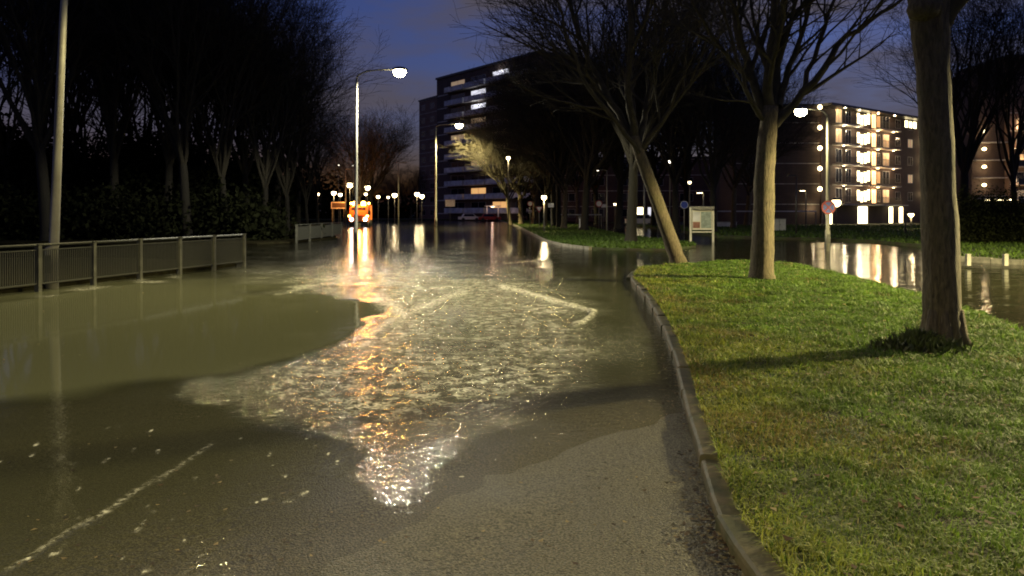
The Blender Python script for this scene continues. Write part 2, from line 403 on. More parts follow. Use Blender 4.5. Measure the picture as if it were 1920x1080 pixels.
X, Y, Q = fan_grid(1.6, 260, 330, radians(-60), radians(50), 300)
sdr = shore_depth(X, Y)
Zr = np.where(sdr > 0, np.minimum(sdr*0.012, 0.03), np.maximum(sdr*0.02, -0.06))
road = mesh_np('road', np.stack([X, Y, Zr], 1), Q, np.full(len(Q), 4), M['road'], smooth=True); road['kind'] = 'structure'

# flood water: real crests in the mesh, finer ripples in the shader; wave zones are fixed places on the road
X, Y, Q = fan_grid(1.6, 260, 620, radians(-60), radians(50), 520)
PX = CX+F*X/Y; PY = HY+F*EYE/Y
PXn = PX+30*(vnoise(X*1.2, Y*1.2, 8)-0.5)*2; PYn = PY+14*(vnoise(X*1.3, Y*1.3, 9)-0.5)*2
calm_poly = [(-400,800),(-400,560),(0,545),(250,520),(420,520),(520,548),(650,548),(730,575),(722,598),(640,650),(420,702),(250,728),(0,765)]
turb_poly = [(440,512),(560,500),(800,497),(1000,515),(1125,580),(1105,615),(1190,650),(1060,720),(900,790),(760,815),(640,792),(540,772),(360,722),(560,670),(655,640),(735,592),(690,560),(540,548)]
streak = [(722,770),(800,780),(808,850),(796,905),(765,950),(728,940),(722,870)]
turb = smooth(sd(PXn+26*(vnoise(X*3.5,Y*3.5,81)-.5), PYn+18*(vnoise(X*4,Y*4,82)-.5), turb_poly), -46, 48)
turb = turb*(0.55+0.6*vnoise(X*2.2+7, Y*2.2, 21))
st2 = smooth(sd(PXn+60*(vnoise(X*3,Y*3,71)-.5), PYn, streak), -75, 60)*0.62*smooth(PY, 985, 830)
calm_m = smooth(sd(PXn, PYn, calm_poly), -6, 16)
mid = smooth(PY, 512, 490)
amp = 0.035+turb*1.15+st2+mid*0.03
amp += 0.10*smooth(PX, 880, 1100)*smooth(PY, 520, 600)
amp *= (1-0.985*calm_m)
far_s = (0.60*mid+0.06*turb+0.01)*(1-calm_m)*(0.5+0.9*vnoise(X*0.35, Y*0.22, 31))
mudd = 0.93*calm_m+(1-calm_m)*(0.24+0.16*turb-0.16*mid+0.30*smooth(PY, 500, 530)*(1-smooth(PY, 640, 760)))
mudd *= smooth(-shore_depth(X, Y), 0.0, 1.6)*0.8+0.2
mudd *= 1-0.6*smooth(PY, 506, 486)
rgt = smooth(PX, 1330, 1450)*smooth(PY, 760, 640)
mudd *= 1-.75*rgt; far_s = np.maximum(far_s, .34*rgt); amp = np.maximum(amp*(1-rgt), .02*rgt)
deep = np.maximum(np.maximum(smooth(PY, 530, 480), rgt), 0.62*smooth(-shore_depth(X, Y), 0.0, 2.2))
foam = np.zeros(X.shape)
def foam_line(pts, w, strength, brk=0, sd_=1):
    global foam
    d = seg_dist(PXn*0+PX+4*(vnoise(X*6, Y*6, 11)-.5), PY+3*(vnoise(X*5, Y*5, 12)-.5), pts)
    f = np.exp(-(d/w)**2)*strength
    if brk: f = f*smooth(vnoise(X*brk, Y*brk, sd_), 0.45, 0.75)
    foam = np.maximum(foam, f)
    return np.exp(-(d/w)**2)
crest = np.zeros(X.shape)
crest += 0.035*foam_line([(940,538),(1000,553),(1060,570),(1112,585)], 3.6, 2.4)
crest += 0.03*foam_line([(1113,584),(1112,590),(1095,603),(1078,607)], 3.8, 2.0)
crest += 0.006*foam_line([(-10,1084),(60,1040),(140,990),(200,958)], 3.2, 0.9, 3.2, 5)
foam_line([(200,958),(250,925),(300,895),(345,868)], 4, 0.45, 2.2, 5)
crest += 0.004*foam_line([(300,900),(345,868),(400,832)], 3, 0.35)
foam_line([(400,832),(460,800),(530,768)], 2.5, 0.8, 5, 5)
crest += 0.02*foam_line([(0,570),(90,560),(140,548),(250,533),(330,522)], 6, 0.55, 1.6, 6)
foam_line([(520,548),(580,535),(650,520),(720,510)], 6, 0.9, 3, 7)
crest += 0.03*foam_line([(715,562),(740,580),(752,592)], 15, 1.3)
crest += 0.02*foam_line([(700,622),(760,590),(850,553),(872,548)], 8, 1.0)
foam = np.maximum(foam, 0.30*smooth(sd(PXn, PYn, [(430,512),(700,500),(960,515),(1120,585),(1080,600),(900,600),(700,700),(620,690),(760,590),(720,560)]), -10, 30))
foam = np.maximum(foam, 0.16*turb)
rs = np.random.RandomState(5)
for i in range(70):                                       # drifting flecks
    fx, fy = rs.uniform(-60, 640), rs.uniform(800, 1075)
    if i > 50: fx, fy = rs.uniform(420, 900), rs.uniform(740, 900)
    L_ = rs.uniform(1, 15) if rs.rand() < .45 else 1.0
    foam_line([(fx, fy), (fx+L_, fy-L_*0.22)], rs.uniform(1.0, 2.3), rs.uniform(0.7, 1.6))
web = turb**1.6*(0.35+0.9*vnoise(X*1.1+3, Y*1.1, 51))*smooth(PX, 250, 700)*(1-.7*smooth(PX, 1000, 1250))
ridge = 0.014*turb*(vnoise(X*7, Y*7, 41)-0.5)+0.008*turb*(vnoise(X*15, Y*15, 42)-0.5)
Zw = np.full(X.shape, 0.0)+crest*0.8+ridge
water = mesh_np('floodwater', np.stack([X, Y, Zw+0.001], 1), Q, np.full(len(Q), 4), M['water'], smooth=True); water['kind'] = 'structure'
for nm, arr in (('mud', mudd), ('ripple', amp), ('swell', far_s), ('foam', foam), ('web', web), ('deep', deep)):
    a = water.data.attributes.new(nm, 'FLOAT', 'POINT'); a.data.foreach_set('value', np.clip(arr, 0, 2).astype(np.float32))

def slab_poly(name, pts, z0, z1, m, kind='structure'):
    bm = bmesh.new(); vs = [bm.verts.new((p[0], p[1], z0)) for p in pts]; f = bm.faces.new(vs)
    if f.normal.z < 0 or True: bm.normal_update()
    r = bmesh.ops.extrude_face_region(bm, geom=[f]); 
    for e in r['geom']:
        if isinstance(e, bmesh.types.BMVert): e.co.z = z1
    bmesh.ops.triangulate(bm, faces=bm.faces[:]); bmesh.ops.recalc_face_normals(bm, faces=bm.faces[:])
    me = bpy.data.meshes.new(name); bm.to_mesh(me); bm.free(); me.materials.append(m)
    o = link(bpy.data.objects.new(name, me)); o['kind'] = kind; return o

def inset(line, d):
    out = []
    for i, p in enumerate(line):
        a = np.array(line[max(i-1,0)]); b = np.array(line[min(i+1,len(line)-1)]); t = b-a; t /= np.linalg.norm(t)
        n = np.array((t[1], -t[0])); out.append((p[0]+n[0]*d, p[1]+n[1]*d))
    return out
KW = 0.16
near_top = inset(kerb_line, KW)+[(4.5,22.9)]+[(p[0]-0.1, p[1]-0.1) for p in near_right[1:]]
slab_poly('near_verge', near_top, -0.3, 0.105, M['turf'])
far_poly = [G(*p) for p in [(938,413.5),(970,424),(1000,440),(1025,453),(1060,462),(1110,468),(1180,470),(1250,471),(1305,464),(1300,459),(1235,452),(1175,445),(1130,434),(1085,423),(1030,414.5)]]
slab_poly('far_verge', far_poly, -0.3, 0.10, M['turf'])
bank_r = [G(*p) for p in [(1190,424),(1250,432),(1345,446),(1440,449),(1530,451),(1640,456),(1735,466),(1800,490),(1925,497),(2150,505)]]
slab_poly('right_bank', bank_r+[(60,20),(260,60),(260,420),(16,420),(16,120)], -0.3, 0.16, M['turf'])
slab_poly('far_bank', [(-80,168),(14.5,168),(14.5,400),(-80,400)], -0.3, 0.2, M['turf'])
slab_poly('left_bank', [(-70,-6),(-11.9,-6),(-10.75,15.6),(-8.65,24.3),(-9.6,25.6),(-14,27.5),(-70,29)], -0.8, 0.09, M['soil'])
slab_poly('wood_bank', [(-180,40.5),(-13.6,41.2),(-12.35,42.6),(-11.2,49.5),(-15.5,66),(-24,98),(-34,150),(-81,168),(-81,400),(-180,400)], -0.8, 0.09, M['soil'])

def kerb(name, line, w, z0, z1, m, rnd=0.03, stone=1.0, seed=1, jt=.012):
    """kerb stones along a line, joints between the stones"""
    rs = random.Random(seed); P = [np.array(p, float) for p in line]
    L = [0]
    for i in range(1, len(P)): L.append(L[-1]+np.linalg.norm(P[i]-P[i-1]))
    def at(s):
        for i in range(1, len(P)):
            if s <= L[i]: t = (s-L[i-1])/(L[i]-L[i-1]); return P[i-1]*(1-t)+P[i]*t
        return P[-1]
    mb = MB(); s = 0
    while s < L[-1]-0.05:
        e = min(s+stone, L[-1]); dz = rs.uniform(-.014, .014); off = rs.uniform(-.02, .02); K = 3
        ring = []
        for j in range(K+1):
            ss = s+0.006+(e-s-0.012)*j/K; p = at(ss); t = at(min(ss+.05, L[-1]))-at(max(ss-.05, 0)); t /= np.linalg.norm(t); n = np.array((t[1], -t[0]))
            prof = [(off, z0), (off+0.004, z1-rnd+dz), (off+rnd*0.35, z1-rnd*.3+dz), (off+rnd, z1+dz), (off+w, z1+dz), (off+w, z0)]
            ring.append([(p[0]+n[0]*a, p[1]+n[1]*a, b) for a, b in prof])
        b0 = len(mb.V)
        for r_ in ring: mb.V += r_
        np_ = 6
        for j in range(K):
            for k in range(np_-1): mb.F.append((b0+j*np_+k, b0+(j+1)*np_+k, b0+(j+1)*np_+k+1, b0+j*np_+k+1))
        mb.F.append(tuple(b0+k for k in range(np_))); mb.F.append(tuple(b0+K*np_+k for k in range(np_))[::-1])
        s = e+jt
    o = mb.build(name, m); o['kind'] = 'structure'; return o
# resample the near kerb so that it bends smoothly
def smooth_line(P, n=4):
    P = np.array(P, float)
    for _ in range(n):
        Q = [P[0]]
        for i in range(len(P)-1): Q += [P[i]*.75+P[i+1]*.25, P[i]*.25+P[i+1]*.75]
        P = np.array(Q+[P[-1]])
    return [tuple(p) for p in P]
kerb('near_kerb', smooth_line(kerb_line, 2), KW+0.01, -0.3, 0.088, M['kerb'])
kerb('far_kerb', [G(*p) for p in [(938,413.5),(970,424),(1000,440),(1025,453),(1060,462),(1110,468)]], 0.18, -0.3, 0.13, M['concrete'], seed=4)
kerb('bank_kerb', [G(*p) for p in [(1735,466),(1800,490),(1925,497),(2150,505)]][::-1], -0.15, -0.3, 0.17, M['concrete'], seed=5)
kerb('side_kerb', [(2.9,19.6),(3.3,21.6),(4.3,23.3),(5.9,24.35)], 0.12, -0.3, 0.06, M['kerb'], seed=9)

# ------------------------------------------------------------------ grass, leaves
def blades(name, label, poly, dens, zt, seed, hue_fn, h0, h1, w0, ymax, falloff, nmax=200000, cat='grass'):
    rs = np.random.RandomState(seed)
    xs = [p[0] for p in poly]; ys = [p[1] for p in poly]
    n = int(nmax*3)
    u = rs.rand(n); y0, y1 = max(min(ys), 1.6), min(max(ys), ymax)
    yy = y0*(y1/y0)**u                               # denser close by, sparser and larger far off
    xx = rs.uniform(min(xs), max(xs), n)
    clump = vnoise(xx*9, yy*9, seed+1)
    keep = inside(xx, yy, poly) & (rs.rand(n) < 0.25+1.1*clump)
    # perspective-proportional thinning
    xx, yy = xx[keep][:nmax], yy[keep][:nmax]; n = len(xx)
    sc = np.clip(yy/5.5, 0.8, 8)**falloff
    h = rs.uniform(h0, h1, n)*(0.6+0.8*vnoise(xx*3, yy*3, seed+2))*sc**0.35
    w = w0*rs.uniform(0.6, 1.5, n)*sc
    a = rs.rand(n)*2*pi; lean = rs.uniform(0.3, 1.9, n)
    dx, dy = np.cos(a), np.sin(a); sx, sy = -np.sin(a+rs.normal(0,.6,n)), np.cos(a)
    z0 = np.full(n, zt-0.01)
    V = np.zeros((n, 5, 3))
    V[:,0] = np.stack([xx-sx*w/2, yy-sy*w/2, z0], 1); V[:,1] = np.stack([xx+sx*w/2, yy+sy*w/2, z0], 1)
    mx_, my_ = xx+dx*h*lean*.35, yy+dy*h*lean*.35
    V[:,2] = np.stack([mx_+sx*w*.4, my_+sy*w*.4, z0+h*.62], 1); V[:,3] = np.stack([mx_-sx*w*.4, my_-sy*w*.4, z0+h*.62], 1)
    V[:,4] = np.stack([xx+dx*h*lean, yy+dy*h*lean, z0+h*(1.05-lean*.35)], 1)
    b = np.arange(n)[:, None]*5
    loops = np.concatenate([b+[0,1,2,3], b+[3,2,4]], 1).ravel(); sizes = np.tile([4,3], n)
    o = mesh_np(name, V.reshape(-1,3), loops, sizes, M['blade'])
    col = hue_fn(xx, yy, rs, n); col = np.repeat(col, 5, 0)
    at = o.data.color_attributes.new('hue', 'FLOAT_COLOR', 'POINT')
    at.data.foreach_set('color', np.concatenate([col, np.ones((len(col),1))], 1).astype(np.float32).ravel())
    return tag(o, label, cat, kind='stuff')
def hue_near(x, y, rs, n):
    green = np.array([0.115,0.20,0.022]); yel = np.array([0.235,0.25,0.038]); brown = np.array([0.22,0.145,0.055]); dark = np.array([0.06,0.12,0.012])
    # distance from the kerb decides how worn and yellow the turf is
    kd = seg_dist(x, y, kerb_line)
    t = np.clip(0.78-kd*0.38+0.9*(vnoise(x*1.1, y*1.1, 55)-.5)+rs.normal(0,.16,n), 0, 1)[:,None]
    c = green*(1-t)+yel*t
    br = (smooth(vnoise(x*1.7+3, y*1.7, 57)+0.35*np.clip(1-kd*.5,0,1)-0.1, 0.66, 0.9)*0.7*(rs.rand(n) < .6))[:,None]
    c = c*(1-br)+brown*br
    dk = (rs.rand(n) < .18)[:,None]; c = np.where(dk, dark, c)
    st = (rs.rand(n) < .035)[:,None]; c = np.where(st, np.array([0.34,0.30,0.14]), c)
    return c*rs.uniform(0.7, 1.2, n)[:,None]*(0.55+0.75*vnoise(x*4.5, y*4.5, 91))[:,None]
grass_poly = inset(kerb_line, KW-.045)+near_top[len(kerb_line):]
blades('verge_grass', 'short wet green and yellowish grass on the verge beside the kerb', grass_poly, 0, 0.105, 11, hue_near, 0.025, 0.075, 0.0065, 25, 0.95, 330000)
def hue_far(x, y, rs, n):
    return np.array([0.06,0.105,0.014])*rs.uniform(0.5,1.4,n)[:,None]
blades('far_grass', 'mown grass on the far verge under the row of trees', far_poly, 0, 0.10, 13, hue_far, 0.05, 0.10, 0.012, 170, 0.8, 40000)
def bank_strip():
    return [(p[0]+.05, p[1]+.1) for p in bank_r[1:]]+[(40,30),(60,60),(60,90),(14,90)]
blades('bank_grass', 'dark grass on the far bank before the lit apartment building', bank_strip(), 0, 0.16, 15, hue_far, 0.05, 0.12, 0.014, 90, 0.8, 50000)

def leaves(name, label, pts, seed, size=(0.015,0.04), cols=((0.10,0.05,0.025),(0.06,0.035,0.02),(0.2,0.16,0.08))):
    rs = np.random.RandomState(seed); n = len(pts); P = np.array(pts)
    s = rs.uniform(*size, n); a = rs.rand(n)*2*pi; tl = rs.normal(0,.35,(n,2))
    V = np.zeros((n,4,3))
    for k, (u, v) in enumerate(((-1,0),(0,-.55),(1,0),(0,.55))):
        X_ = (u*np.cos(a)-v*np.sin(a))*s; Y_ = (u*np.sin(a)+v*np.cos(a))*s
        V[:,k] = np.stack([P[:,0]+X_, P[:,1]+Y_, P[:,2]+np.abs(X_*tl[:,0]+Y_*tl[:,1])+.002], 1)
    o = mesh_np(name, V.reshape(-1,3), np.arange(4*n), np.full(n,4), M['blade'])
    col = np.repeat(np.array(cols)[rs.randint(0,len(cols),n)]*rs.uniform(.5,1.4,n)[:,None], 4, 0)
    at = o.data.color_attributes.new('hue', 'FLOAT_COLOR', 'POINT')
    at.data.foreach_set('color', np.concatenate([col, np.ones((len(col),1))], 1).astype(np.float32).ravel())
    return tag(o, label, 'leaves', kind='stuff')
rs = np.random.RandomState(77); pts = []
KL = smooth_line(kerb_line, 2)
for i in range(2600):
    k = rs.randint(4, len(KL)-1); t = rs.rand(); p = np.array(KL[k])*(1-t)+np.array(KL[k+1])*t
    if p[1] > 12: continue
    off = -abs(rs.normal(0, .10)) if rs.rand() < .8 else -abs(rs.normal(0,.45))
    cl = vnoise(np.array([p[1]*1.6]), np.array([.5]), 61)[0]
    if rs.rand() > cl*1.3-.1: continue
    pts.append((p[0]+off-.01, p[1]+rs.normal(0,.03), 0.032))
leaves('gutter_leaves', 'dark wet leaf litter lying in the gutter along the kerb', pts, 3, (.008,.024), ((0.06,0.035,0.02),(0.035,0.02,0.012),(0.03,0.025,0.015),(0.14,0.11,0.06)))
pts = []
for i in range(3200):
    y = 2.2*(22/2.2)**rs.rand(); x = rs.uniform(1.2, 9)
    if inside(np.array([x]), np.array([y]), near_top)[0] and rs.rand() < .25+.8*vnoise(np.array([x*1.5]), np.array([y*1.5]), 57)[0]: pts.append((x, y, 0.125+rs.rand()*.02))
leaves('verge_leaves', 'scattered brown fallen leaves lying in the verge grass', pts, 4, (0.012,0.035))

rs = np.random.RandomState(31); pts = []
for i in range(420):
    px, py = rs.uniform(-100, 1250), 470+610*rs.rand()**.8
    x_, y_ = G(px, py)
    if vnoise(np.array([x_*.9]), np.array([y_*.9]), 33)[0] < .42: continue
    if inside(np.array([x_]), np.array([y_]), near_poly)[0]: continue
    pts.append((x_, y_, .034 if shore_depth(np.array([x_]), np.array([y_]))[0] > 0 else .004))
leaves('floating_litter', 'small leaves and twigs drifting on the flood water and stranded on the asphalt', pts, 6, (.008,.022), ((.05,.03,.015),(.16,.12,.06),(.03,.02,.012)))
# ------------------------------------------------------------------ trees
def rot_about(v, ax, a):
    ax = ax/(np.linalg.norm(ax)+1e-9); return v*cos(a)+np.cross(ax, v)*sin(a)+ax*np.dot(ax, v)*(1-cos(a))
class Tree:
    def __init__(s, seed, k=(0,8,7,5,4), ratio=(0,.62,.55,.5,.5), ang=(0,38,42,45,45), trop=0.06, wander=0.10, rmin=0.006, maxl=4):
        s.r = np.random.RandomState(seed); s.k = k; s.ratio = ratio; s.ang = ang; s.trop = trop; s.w = wander; s.rmin = rmin; s.maxl = maxl
        s.trunk = MB(); s.crown = MB()
    def poly(s, p, d, L, n, lvl):
        P = [np.array(p, float)]; d = np.array(d, float); D = [d]
        for i in range(n):
            d = d+s.r.normal(0, s.w, 3)+np.array((0,0,s.trop*(1 if lvl < 4 else -.3))); d /= np.linalg.norm(d)
            P.append(P[-1]+d*L/n); D.append(d)
        return P, D
    def children(s, P, D, R, L, lvl, t0=0.25, k=None):
        k = k or s.k[lvl]; n = len(P)-1
        for j in range(k):
            t = t0+(1-t0)*(j+s.r.rand())/k; f = min(t*n, n-1e-3); i = int(f); u = f-i
            p = P[i]*(1-u)+P[i+1]*u; r = R[i]*(1-u)+R[i+1]*u; d = D[min(i+1, n)]
            ax = np.cross(d, s.r.normal(0,1,3)); a = radians(s.r.uniform(.6,1.25)*s.ang[min(lvl,4)])
            nd = rot_about(d, ax, a)
            if nd[2] < -0.15: nd[2] *= -0.3
            s.grow(p, nd, L*s.ratio[min(lvl,4)]*(1.15-.45*t)*s.r.uniform(.75,1.25), max(r*.62, s.rmin), lvl+1)
    def grow(s, p, d, L, r, lvl, n=None, kids=None, t0=.25):
        n = n or {1:8,2:6,3:4}.get(lvl, 3)
        P, D = s.poly(p, d, L, n, lvl)
        R = [max(r*(1-.82*i/n), s.rmin*.7) for i in range(n+1)]
        s.crown.tube(P, R, 7 if r > .06 else (4 if r > .018 else 3), cap=False)
        if lvl <= s.maxl-0 and lvl < 5: 
            if lvl < s.maxl: s.children(P, D, R, L, lvl, t0, kids)
    def limb(s, pts, r0, r1, kids=7, t0=.2, L=None):
        """a limb along given points"""
        P = [np.array(p, float) for p in pts]; Q = [P[0]]
        for i in range(len(P)-1):
            for u in (.33,.66,1): Q.append(P[i]*(1-u)+P[i+1]*u+(s.r.normal(0,.03,3) if u < 1 else 0))
        n = len(Q)-1; R = [r0+(r1-r0)*i/n for i in range(n+1)]
        D = [Q[min(i+1,n)]-Q[max(i-1,0)] for i in range(n+1)]; D = [d/np.linalg.norm(d) for d in D]
        s.crown.tube(Q, R, 9, cap=False)
        L = L or sum(np.linalg.norm(P[i+1]-P[i]) for i in range(len(P)-1))
        s.children(Q, D, R, L, 1, t0, kids)
        s.grow(Q[-1], D[-1], L*.5, r1, 2)
    def stem(s, pts, radii, n=14):
        P = [np.array(p, float) for p in pts]; Q = []; R = []
        for i in range(len(P)-1):
            for u in (0,.25,.5,.75): Q.append(P[i]*(1-u)+P[i+1]*u); R.append(radii[i]*(1-u)+radii[i+1]*u)
        Q.append(P[-1]); R.append(radii[-1])
        b = len(s.trunk.V); s.trunk.tube(Q, R, n)
        for i in range(b, len(s.trunk.V)):                      # uneven bark outline
            x, y, z = s.trunk.V[i]; c = Q[min((i-b)//n, len(Q)-1)]
            k = 1+.05*sin(3*math.atan2(y-c[1], x-c[0])+z*1.1)+.03*s.r.normal()
            s.trunk.V[i] = (c[0]+(x-c[0])*k, c[1]+(y-c[1])*k, z)
    def make(s, label, loc, rz=0, group=None):
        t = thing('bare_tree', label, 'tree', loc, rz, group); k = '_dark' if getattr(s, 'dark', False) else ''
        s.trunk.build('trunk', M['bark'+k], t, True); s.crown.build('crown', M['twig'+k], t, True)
        return t

def generic(seed, H=15, trunk_h=3.2, r=.26, limbs=8, spread=.55, **kw):
    T = Tree(seed, **kw); R = T.r
    top = np.array((R.normal(0,.15), R.normal(0,.15), trunk_h))
    T.stem([(0,0,-.05),(0,0,.35),(top[0]*.5,top[1]*.5,trunk_h*.5),top,(top[0]*1.2,top[1]*1.2,trunk_h+1.2)], [r*1.5,r*1.05,r*.92,r*.85,r*.6], 10)
    # leader
    T.grow(top+np.array((0,0,1.1)), (R.normal(0,.06),R.normal(0,.06),1), (H-trunk_h)*.72, r*.6, 1, n=9, kids=T.k[1]+3, t0=.05)
    for i in range(limbs):
        a = 2*pi*i/limbs+R.uniform(-.3,.3); z = trunk_h+R.uniform(-.1,1.2)
        sp = spread*R.uniform(.6,1.3)
        d = np.array((cos(a)*sp, sin(a)*sp, 1.0)); d /= np.linalg.norm(d)
        T.grow(np.array((top[0], top[1], z)), d, (H-trunk_h)*R.uniform(.6,.82), r*R.uniform(.38,.58), 1, n=9)
    return T

# --- near tree on the right
gz = 0.10
xa, ya = G(1768, 650, gz)
T = Tree(101, k=(0,6,6,5,4), rmin=.004, maxl=4)
T.stem([(0.02,0,-.05),(0.02,0,.10),(0,0,.35),(-.03,0,1.2),(-.08,0,2.4),(-.13,0,3.3),(-.16,0,3.85),(-.18,0,4.5)], [.25,.222,.205,.196,.188,.178,.21,.23], 22)
for a, rr in ((-2.7,.13),(-1.9,.11),(-0.6,.12),(.6,.12),(2.2,.13)):       # root flares
    T.trunk.tube([(cos(a)*.16, sin(a)*.16, .45),(cos(a)*.18, sin(a)*.18, .12),(cos(a)*.29, sin(a)*.29, -.04)], [rr*.5,rr*.75,rr*.5], 8)
T.trunk.lathe([(.05,-.16),(.17,-.10),(.2,0),(.16,.11),(.05,.16)], 10, (-.28,-.12,4.0))   # burls where limbs were cut

T.limb([(-.2,0,4.2),(-.75,.3,4.9),(-1.3,.7,6.6),(-1.9,1.0,8.4)], .14, .05, 7)
T.limb([(-.15,0,4.3),(.3,.3,5.2),(.7,.6,7.0),(.9,.8,9.0)], .16, .05, 7)
T.limb([(-.18,0,4.3),(-.2,-.1,6.0),(-.1,-.3,8.0),(0,-.2,10.0)], .17, .05, 7)
T.limb([(-.08,-.03,3.8),(.16,-.12,4.15),(.42,-.2,4.6),(1.2,-.4,5.8),(2.0,-.3,7.4)], .125, .04, 6)
T.make('thick bare tree closest to the camera, standing on the verge at right', (xa, ya, gz))
# a dark tuft of suckers at its foot
mb = MB(); R = random.Random(8)
for i in range(1300):
    a = R.uniform(0, 2*pi); rr = abs(R.gauss(0,.22)); x, y = cos(a)*rr*1.15, sin(a)*rr*.8; h = max(.05, R.uniform(.08,.30)*(1-rr*1.1))
    tx, ty = x+R.gauss(0,.07), y+R.gauss(0,.07); w = R.uniform(.006,.02); a2 = R.uniform(0, pi); wx, wy = w*cos(a2), w*sin(a2)
    mb.add([(x-wx*.4,y-wy*.4,-.02),(x+wx*.4,y+wy*.4,-.02),(x*.4+tx*.6+wx,y*.4+ty*.6+wy,h*.7),(tx,ty,h*R.uniform(.8,1.1)),(x*.4+tx*.6-wx,y*.4+ty*.6-wy,h*.7)], [(0,1,2,3,4)])
tag(mb.build('weed_tuft', mat('dark weed leaf', (.06,.085,.02), .6, noise=9, col2=(.03,.035,.012))), 'low dark tuft of weeds at the left foot of the nearest tree', 'plant').location = (xa-.40, ya-.25, gz)
# --- second tree with forked limbs
xb, yb = G(1429, 525, gz)
k = yb/F
T = Tree(103, k=(0,6,6,5,4), rmin=.005)
def q(px, py, dy=0):
    return ((px-1429)*k, dy, ZP(py, yb)-gz)
T.stem([(0,0,-.05),(0,0,.2),(.02,0,1.2),(.05,0,2.6),(.12,0,3.4),(.2,0,4.1)], [.34,.275,.25,.225,.21,.17], 16)
T.limb([q(1446,215),q(1462,150,.3),q(1470,80,.5),q(1490,0,.7),q(1505,-90,.8)], .15, .06, 8)
T.limb([q(1442,220),q(1436,140,-.2),q(1446,60,-.2),q(1440,-60,-.3)], .14, .06, 8)
T.limb([q(1440,225),q(1418,150,.2),q(1398,80,.4),q(1385,0,.4),q(1370,-90,.4)], .12, .05, 8)
T.limb([q(1452,235),q(1490,195,0),q(1540,130,-.2),q(1580,70,-.2),q(1640,30,-.3),q(1700,-5,-.4)], .11, .03, 6)
T.limb([q(1460,200),q(1490,120,.4),q(1520,50,.5),q(1545,-40,.6)], .09, .04, 7)
T.limb([q(1500,183),q(1530,110,.1),q(1560,20,.2),q(1600,-80,.2)], .07, .03, 6)
T.limb([q(1438,230),q(1400,190,-.3),q(1370,120,-.5),q(1345,40,-.6)], .07, .03, 6)
T.make('bare tree with forked limbs standing on the near end of the verge', (xb, yb, gz))
# --- leaning tree
xc, yc = G(1270, 494, .05)
kc = yc/F
def qc(px, py, dy=0): return ((px-1270)*kc, dy, ZP(py, yc)-.05)
T = Tree(105, k=(0,9,8,7,4), ratio=(0,.6,.55,.5,.5), rmin=.007)
T.stem([qc(1274,500),qc(1268,480),qc(1243,410),qc(1222,350),qc(1200,290),qc(1188,255)], [.32,.25,.22,.20,.18,.16], 14)
T.limb([qc(1189,258),qc(1150,190,.5),qc(1110,110,.8),(qc(1080,20,1.0)),qc(1060,-90,1)], .13, .05, 10)
T.limb([qc(1190,260),qc(1175,180,-.3),qc(1180,90,-.4),qc(1170,-20,-.4),qc(1165,-120,-.4)], .14, .05, 10)
T.limb([qc(1195,275),qc(1215,190,.3),qc(1240,110,.5),qc(1255,10,.6)], .11, .04, 10)
T.limb([qc(1205,300),qc(1150,230,-.6),qc(1095,170,-1),qc(1060,90,-1.2),qc(1040,20,-1.2)], .09, .03, 7)
T.limb([qc(1200,285),qc(1250,210,-.5),qc(1310,130,-.8),qc(1350,50,-.9)], .09, .035, 10)
T.limb([qc(1188,255),qc(1190,160,.8),qc(1220,60,1.2),qc(1230,-60,1.4)], .10, .04, 10)
T.make('bare tree leaning to the left at the far tip of the near verge', (xc, yc, .05))

# --- prototypes for the other trees
P1 = generic(201, 15, 3.4, .30, 9, .60, k=(0,10,8,6,4), rmin=.013)
P2 = generic(202, 14, 2.8, .24, 8, .75, k=(0,10,8,6,4), rmin=.013)
P3 = generic(203, 18, 4.0, .26, 9, .38, k=(0,9,7,5,4), rmin=.011, trop=.10)
P4 = generic(204, 17, 3.0, .22, 8, .45, k=(0,9,7,5,4), rmin=.011, trop=.09)
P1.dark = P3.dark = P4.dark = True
ROW = 'bare trees in a row along the far verge'
protos = {}
def tree(pr, loc, rz, s, label, group=None):
    if pr not in protos:
        protos[pr] = {1:P1,2:P2,3:P3,4:P4}[pr].make(label, loc, rz, group)
        protos[pr].scale = s; return protos[pr]
    tr_ = random.Random(int(loc[0]*100)); o = dup(protos[pr], loc, rz, s, label, tilt=(tr_.gauss(0,.035), tr_.gauss(0,.035)))
    if group: o['group'] = group
    elif 'group' in o: del o['group']
    return o
def tp(px, py, z=.1): x, y = G(px, py, z); return (x, y, z)
def tf(px, Y, z=.1): return (XP(px, Y), Y, z)
tree(1, tp(1184,455), .4, (.95,.95,1.0), 'dark straight bare tree just left of the leaning tree', ROW)
tree(2, tp(1057,429), 2.0, (1.1,1.1,1.1), 'pale straight trunked bare tree right of the round light', ROW)
tree(2, tp(1022,425), .9, (.85,.85,.95), 'dark bare tree directly below the round light in the far row', ROW)
tree(2, tp(1000,420.5), 3.1, (1.05,1.05,1.0), 'thin bare tree second from the left in the far row', ROW)
tree(2, tf(977,100,.1), 4.4, (1.35,1.35,1.05), 'brightly lamplit bare tree left in the far row', ROW)
tree(2, tf(957,98,.1), 5.2, (1.05,1.05,.95), 'bare tree at the far left end of the far row', ROW)
tree(3, tf(1268,62,.16), 1.2, (1.1,1.1,.85), 'dark bare tree behind the leaning trunk, across the side road')
tree(4, tf(1338,58,.16), 2.2, (1.2,1.2,.9), 'bare tree with slim forking trunk behind the information board')
tree(2, tf(1375,74,.16), .2, (1.1,1.1,1.05), 'bare tree on the bank between the board and the forked tree')
tree(1, tf(1120,95,.16), 3.6, (1.2,1.2,1.05), 'far bare tree behind the row, before the dark low block')
tree(1, tf(1225,84,.16), 5.0, (1.1,1.1,1.1), 'tall far bare tree behind the dark straight trunk')
tree(3, tf(1808,60,.16), .3, (1.3,1.3,1.05), 'tall bare tree behind the nearest trunk, left of the dark tower')
